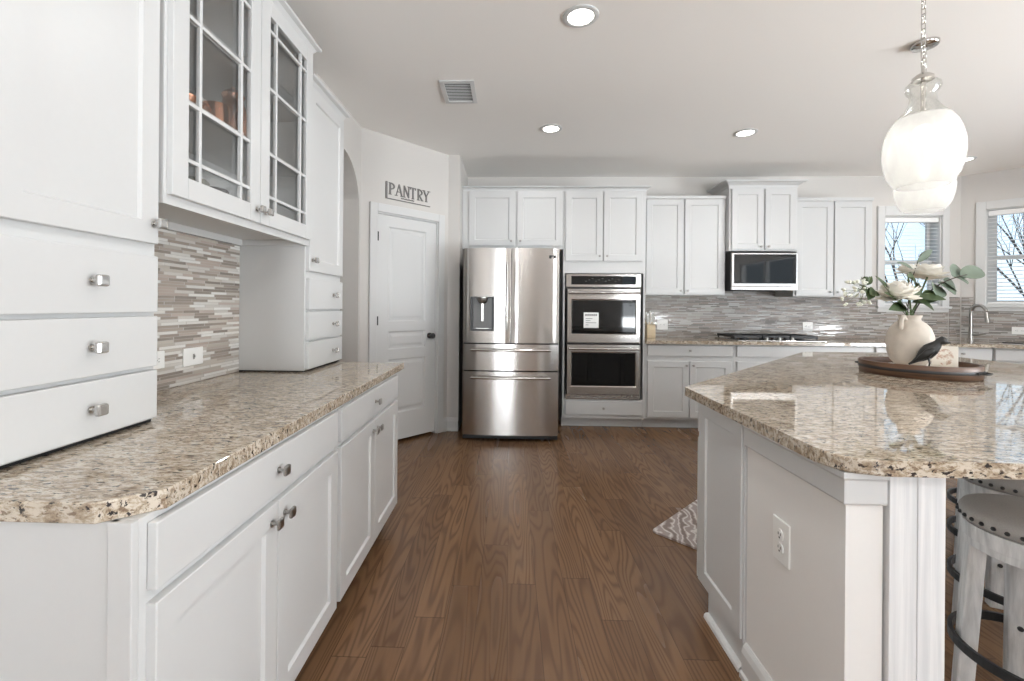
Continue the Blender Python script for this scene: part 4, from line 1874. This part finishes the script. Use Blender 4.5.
# ------------------------------------------------------------------ tray and what stands on it
TX, TY = 2.24, 2.559
TR = .25
t = thing('serving_tray', 'round wooden barrel tray with dark metal band on the island', 'tray', (TX, TY, IT))
b = B()
b.lathe([(TR - .004, .001), (TR, .004), (TR + .002, .066), (TR, .070), (TR - .014, .070), (TR - .016, .066), (TR - .016, .016)], n=64, cap0=False, cap1=False)
b.build('rim', M['trayw'], t)
b = B()
b.cyl((0, 0, .001), (0, 0, .016), TR - .0045, n=64)
b.build('tray_floor', M['trayin'], t)
b = B()
b.lathe([(TR + .0022, .030), (TR + .0032, .031), (TR + .0038, .045), (TR + .0028, .046)], n=64, cap0=False, cap1=False)
b.build('band', M['iron'], t)
for a in (math.radians(-62), math.radians(118)):
    b = B(Matrix.Rotation(a, 4, 'Z'))
    b.box(TR + .003, TR + .008, -.05, .05, .03, .045, .002)
    b.tube([(TR + .008, -.035, .038), (TR + .028, -.03, .037), (TR + .032, 0, .036), (TR + .028, .03, .037), (TR + .008, .035, .038)], .0045, 8)
    b.ball((TR + .009, -.042, .038), .006, 8)
    b.ball((TR + .009, .042, .038), .006, 8)
    b.build('handle', M['iron'], t)
t = thing('book', 'flat cream book lying in the tray under the vase', 'book', (TX - .01, TY - .005, IT + .0165), .12)
b = B()
b.box(-.165, .165, -.115, .115, .003, .029)
b.build('pages', M['page'], t)
b = B()
b.box(-.17, .17, -.12, .12, .0, .003, .001)
b.box(-.17, .17, -.12, .12, .029, .032, .001)
b.box(-.17, .17, .117, .12, .003, .029)
b.build('cover', M['page'], t)
BZ = IT + .0165 + .0325

VX, VY = 2.205, 2.565
t = thing('vase', 'round chalky cream vase with two small handles on the tray', 'vase', (VX, VY, BZ))
b = B()
vp = [(.05, 0), (.062, .003), (.084, .03), (.098, .075), (.102, .12), (.099, .165), (.087, .203), (.066, .231), (.048, .245), (.044, .256), (.050, .268), (.052, .274), (.046, .274), (.039, .262), (.038, .245), (.05, .22), (.03, .10)]
b.lathe(vp, n=48)
b.build('body', M['vase'], t)
for sgn in (-1, 1):
    b = B(Matrix.Rotation(math.radians(25), 4, 'Z'))
    b.tube([(sgn * .047, 0, .250), (sgn * .062, 0, .266), (sgn * .078, 0, .264), (sgn * .088, 0, .244), (sgn * .090, 0, .215), (sgn * .084, 0, .198)], [.011, .0115, .0115, .0115, .011, .010], 12)
    b.build('handle', M['vase'], t)

# bird
t = thing('bird_figurine', 'black cast bird figurine standing on the book in front of the vase', 'figurine', (2.188, 2.432, BZ), math.radians(-42))
BS = Matrix.Diagonal((.80, .84, 1.14, 1))
b = B(BS)
spine = [(-.098, 0, .012), (-.080, 0, .022), (-.058, 0, .036), (-.033, 0, .056), (-.005, 0, .076), (.022, 0, .094), (.040, 0, .112), (.048, 0, .124), (.060, 0, .130), (.074, 0, .127), (.083, 0, .123), (.100, 0, .121)]
rad = [.004, .007, .013, .028, .036, .031, .022, .0185, .020, .0165, .008, .0012]
b.tube(spine, rad, 18)
for sgn in (-1, 1):
    b.tube([(.026, sgn * .022, .088), (-.005, sgn * .033, .070), (-.040, sgn * .022, .047), (-.066, sgn * .010, .032)], [.010, .020, .014, .003], 10)
b.build('body', M['bird'], t)
for sgn in (-1, 1):
    b = B(BS)
    b.tube([(-.002, sgn * .014, .05), (.004, sgn * .016, .025), (-.001, sgn * .016, .004)], [.007, .0045, .004], 8)
    for a in (-.5, 0, .5):
        b.tube([(-.001, sgn * .016, .004), (.026 * math.cos(a), sgn * .016 + .026 * math.sin(a), .003)], [.004, .002], 6)
    b.tube([(-.001, sgn * .016, .004), (-.02, sgn * .016, .003)], [.004, .002], 6)
    b.build('leg', M['bird'], t)

# card
t = thing('decorative_card', 'small cream card with a faint tan pattern standing beside the bird', 'card', (2.362, 2.535, BZ), math.radians(-36))
b = B()
b.box(-.052, .052, -.011, .011, 0, .108, .002)
b.build('block', M['page'], t)
mt_print = NT('faint_print')
nz_ = mt_print.noise(mt_print.coord(), 38, 3, .6, 1.2)
mt_print.set(**{'Base Color': mt_print.ramp(nz_.outputs[0], [(.45, (.80, .76, .69)), (.58, (.52, .36, .27))]), 'Roughness': .7})
b = B()
b.prism([(-.03 + .045 * math.cos(2 * PI * k / 20) * .75 + .03, .05 + .045 * math.sin(2 * PI * k / 20)) for k in range(20)], .0113, .0118)
for v in b.bm.verts:
    v.co = Vector((v.co.x, -v.co.z, v.co.y))
b.build('print', mt_print.m, t)


# flowers
def leaf_blade(bb, base, tip, wid, up=(0, 0, 1), curl=.15, n=8, rnd=False):
    base, tip = Vector(base), Vector(tip)
    d = tip - base
    L_ = d.length
    d.normalize()
    side = d.cross(Vector(up)).normalized()
    nrm = side.cross(d).normalized()
    bb.smooth = True
    top, bot = [], []
    for k in range(n + 1):
        u = k / n
        w_ = wid * (math.sin(PI * min(1, u * .98 + .01)) ** (.5 if rnd else .8)) * (1 if rnd else (1.15 - .5 * u))
        c_ = base + d * (L_ * u) + nrm * (curl * L_ * (u - u * u) * 1.0)
        row = [c_ - side * w_ + nrm * w_ * .25, c_, c_ + side * w_ + nrm * w_ * .25]
        top.append([bb.v(p + nrm * .0006) for p in row])
        bot.append([bb.v(p - nrm * .0006) for p in row])
    for r_, fl in ((top, False), (bot, True)):
        for a, c in zip(r_, r_[1:]):
            for j in range(2):
                q = [a[j], a[j + 1], c[j + 1], c[j]]
                bb.f(q[::-1] if fl else q)
    for k in range(n):
        for j in (0, 2):
            bb.f([top[k][j], top[k + 1][j], bot[k + 1][j], bot[k][j]])
    bb.smooth = False


MOUTH = Vector((VX, VY, BZ + .265))


def curve(p0, p1, p2, n=8):
    p0, p1, p2 = Vector(p0), Vector(p1), Vector(p2)
    return [(1 - k / n) ** 2 * p0 + 2 * (k / n) * (1 - k / n) * p1 + (k / n) ** 2 * p2 for k in range(n + 1)]


def stem_thing(name, label, cat, foot, mid, tip, r, mat, group='stems in the vase'):
    t_ = thing(name, label, cat, (0, 0, 0), 0, group)
    bb = B()
    foot = Vector((VX, VY, BZ + .105)) + Vector(foot)
    mouth = MOUTH + Vector((foot.x - VX, foot.y - VY, 0)) * -.6
    pts_ = [foot] + curve(mouth, mid, tip)
    bb.tube(pts_, [r] * len(pts_), 8)
    bb.build('stem', M[mat], t_)
    return t_


def peony(label, c, R_, foot, tilt):
    c = Vector(c)
    t_ = stem_thing('peony_stem', label, 'flower', foot, (MOUTH + c) / 2 + Vector((0, 0, -.01)), c - Vector((0, 0, R_ * .35)), .0042, 'stem')
    bb = B(Matrix.Translation(c) @ Matrix.Rotation(tilt[0], 4, 'X') @ Matrix.Rotation(tilt[1], 4, 'Y'))
    rng = random.Random(int(R_ * 1e4))
    for ring, (npt, ang0, ln, wd) in enumerate(((9, -.15, 1.12, .46), (9, .18, 1.05, .46), (8, .5, .92, .42), (8, .8, .78, .36), (7, 1.1, .62, .30), (5, 1.35, .5, .24))):
        for k in range(npt):
            a = 2 * PI * (k + .5 * (ring % 2)) / npt + rng.uniform(-.1, .1)
            el = ang0 + rng.uniform(-.1, .1)
            l_ = R_ * ln * rng.uniform(.9, 1.06)
            d = Vector((math.cos(a) * math.cos(el), math.sin(a) * math.cos(el), math.sin(el) * 1.3))
            base = Vector((math.cos(a) * .12 * R_, math.sin(a) * .12 * R_, -.28 * R_))
            leaf_blade(bb, base, base + d * l_ + Vector((0, 0, .18 * R_)), R_ * wd, curl=-.42, n=6, rnd=True)
    bb.build('bloom', M['petal'], t_)
    return t_


def add_leaves(t_, mat, specs, rnd=False):
    for base, tip, wd in specs:
        bb = B()
        leaf_blade(bb, base, Vector(base) + (Vector(tip) - Vector(base)) * 1.2, wd * 1.4, up=(.35, -.75, .55), curl=.12, n=8, rnd=rnd)
        bb.build('leaf', M[mat], t_)


p = peony('full cream peony bloom at the left front of the vase', (2.085, 2.50, 1.362), .084, (.01, -.005, 0), (.15, -.10))
add_leaves(p, 'leaf', [((2.15, 2.54, 1.28), (1.99, 2.45, 1.345), .026), ((2.15, 2.53, 1.285), (2.02, 2.46, 1.27), .024), ((2.06, 2.50, 1.33), (1.985, 2.505, 1.43), .02), ((2.17, 2.54, 1.28), (2.11, 2.46, 1.272), .024)])
p = peony('full cream peony bloom standing higher, in front of the window', (2.385, 2.665, 1.482), .078, (-.01, .01, 0), (.05, .12))
add_leaves(p, 'leaf', [((2.30, 2.63, 1.41), (2.20, 2.57, 1.445), .036), ((2.28, 2.62, 1.40), (2.21, 2.55, 1.42), .03), ((2.24, 2.59, 1.31), (2.335, 2.54, 1.335), .026)])
p = peony('small half-hidden pale bloom behind the two peonies', (2.30, 2.69, 1.50), .05, (0, .012, 0), (.1, 0))
p = stem_thing('eucalyptus_branch', 'grey-green eucalyptus branch reaching right over the faucet', 'foliage', (-.02, .0, 0), (2.30, 2.58, 1.42), (2.50, 2.56, 1.462), .003, 'twig')
add_leaves(p, 'euc', [((2.435, 2.572, 1.455), (2.495, 2.60, 1.492), .035), ((2.47, 2.565, 1.458), (2.575, 2.57, 1.478), .032), ((2.45, 2.57, 1.45), (2.465, 2.53, 1.415), .02),
                      ((2.35, 2.58, 1.41), (2.315, 2.53, 1.35), .034), ((2.36, 2.575, 1.42), (2.405, 2.54, 1.362), .036), ((2.39, 2.575, 1.432), (2.455, 2.585, 1.385), .032)], True)
p = stem_thing('leafy_twig', 'dark twig with narrow grey leaves rising toward the window', 'foliage', (.012, -.01, 0), (2.22, 2.60, 1.42), (2.385, 2.70, 1.60), .0024, 'twig')
add_leaves(p, 'euc', [((2.33, 2.67, 1.54), (2.42, 2.69, 1.60), .013), ((2.36, 2.69, 1.575), (2.44, 2.71, 1.612), .010), ((2.29, 2.65, 1.50), (2.20, 2.63, 1.53), .013)])
p = stem_thing('green_foliage_sprig', 'green leafy sprig drooping right above the vase rim', 'foliage', (-.01, -.012, 0), (2.23, 2.55, 1.35), (2.29, 2.53, 1.34), .003, 'stem')
add_leaves(p, 'leaf', [((2.23, 2.55, 1.335), (2.31, 2.50, 1.325), .027), ((2.22, 2.55, 1.33), (2.265, 2.51, 1.275), .024), ((2.20, 2.55, 1.32), (2.24, 2.56, 1.40), .024), ((2.25, 2.55, 1.34), (2.33, 2.56, 1.36), .02)])
p = stem_thing('blossom_sprig', 'airy sprig of small white blossoms and buds at the far left of the vase', 'flower', (.015, -.004, 0), (2.05, 2.54, 1.37), (1.90, 2.525, 1.40), .002, 'stem')
add_leaves(p, 'leaf', [((1.955, 2.525, 1.385), (1.93, 2.50, 1.33), .026), ((1.99, 2.53, 1.37), (1.935, 2.49, 1.35), .024), ((1.935, 2.525, 1.40), (1.95, 2.51, 1.44), .016)])
rng = random.Random(3)
b = B()
bp = []
for k in range(26):
    bp.append((1.885 + rng.uniform(-.06, .06), 2.52 + rng.uniform(-.04, .04), 1.36 + rng.uniform(-.075, .075)))
for q in bp:
    for j in range(4):
        b.ball((q[0] + rng.uniform(-.006, .006), q[1] + rng.uniform(-.006, .006), q[2] + rng.uniform(-.006, .006)), .0082, 6, (1, 1, .8))
tag(b.build('blossoms', M['bud'], p), kind='stuff')
b = B()
for q in bp:
    b.tube([(1.93 + rng.uniform(-.015, .015), 2.525, 1.392 + rng.uniform(-.03, .005)), q], .0009, 5)
b.build('twigs', M['stem'], p)
b = B()
b.ball((1.932, 2.52, 1.432), .017, 12, (1, 1, .85))
for k in range(5):
    leaf_blade(b, (1.932 + .016 * math.cos(k * 1.26), 2.52 + .016 * math.sin(k * 1.26), 1.42), (1.932 + .02 * math.cos(k * 1.26), 2.52 + .02 * math.sin(k * 1.26), 1.447), .009, curl=.1, n=4)
b.build('bud', M['leaf'], p)

# ------------------------------------------------------------------ outside the windows
b = B()
b.box(-8, 40, 5.62, 45, -.9, -.8)
struct('ground', b, M['snow'])


def bare_tree(label, x, y, z0, h, seed, lean=0):
    t_ = thing('bare_tree', label, 'tree', (x, y, z0), 0, 'bare trees outside the windows')
    rr = random.Random(seed)
    bb = B()

    def grow(p, d, ln, r, lev):
        pts_, rs = [Vector(p)], [r]
        for k in range(4):
            d = (d + Vector((rr.uniform(-.12, .12), rr.uniform(-.12, .12), rr.uniform(-.02, .1)))).normalized()
            pts_.append(pts_[-1] + d * (ln / 4))
            rs.append(r * (1 - .11 * (k + 1)))
        bb.tube(pts_, rs, 6, cap=False)
        if lev >= 4:
            return
        for k in range(3 if lev < 3 else 2):
            i = rr.choice((2, 3, 4))
            a = rr.uniform(0, 2 * PI)
            nd = (d + Vector((math.cos(a) * .62, math.sin(a) * .62, rr.uniform(.05, .3)))).normalized()
            grow(pts_[i], nd, ln * rr.uniform(.6, .8), rs[i] * .66, lev + 1)
        grow(pts_[-1], (d + Vector((rr.uniform(-.2, .2), rr.uniform(-.2, .2), .1))).normalized(), ln * .75, rs[-1] * .8, lev + 1)
    grow((0, 0, 0), Vector((lean, 0, 1)).normalized(), h, h * .035, 0)
    bb.build('trunk', M['bark'], t_)
    return t_


bare_tree('bare branching tree outside the smaller kitchen window', 8.2, 9.8, -.85, 1.9, 4)
bare_tree('bare tree outside the window on the slanted wall', 12.6, 10.6, -.85, 2.4, 11, -.15)
def hedge(label, x0, x1, y0, y1, h):
    rr = random.Random(int(x0 * 7))
    bb = B()
    for k in range(60):
        xx, yy = rr.uniform(x0, x1), rr.uniform(y0, y1)
        r_ = rr.uniform(.35, .6)
        bb.ball((xx, yy, -.8 + rr.uniform(.2, h)), r_, 8, (1, 1, 1.2))
    o = bb.build('evergreen_hedge', M['hedge'])
    return tag(o, label, 'hedge')
hedge('dark evergreen hedge low outside the slanted-wall window', 13.5, 19.0, 8.5, 12.0, 1.6)
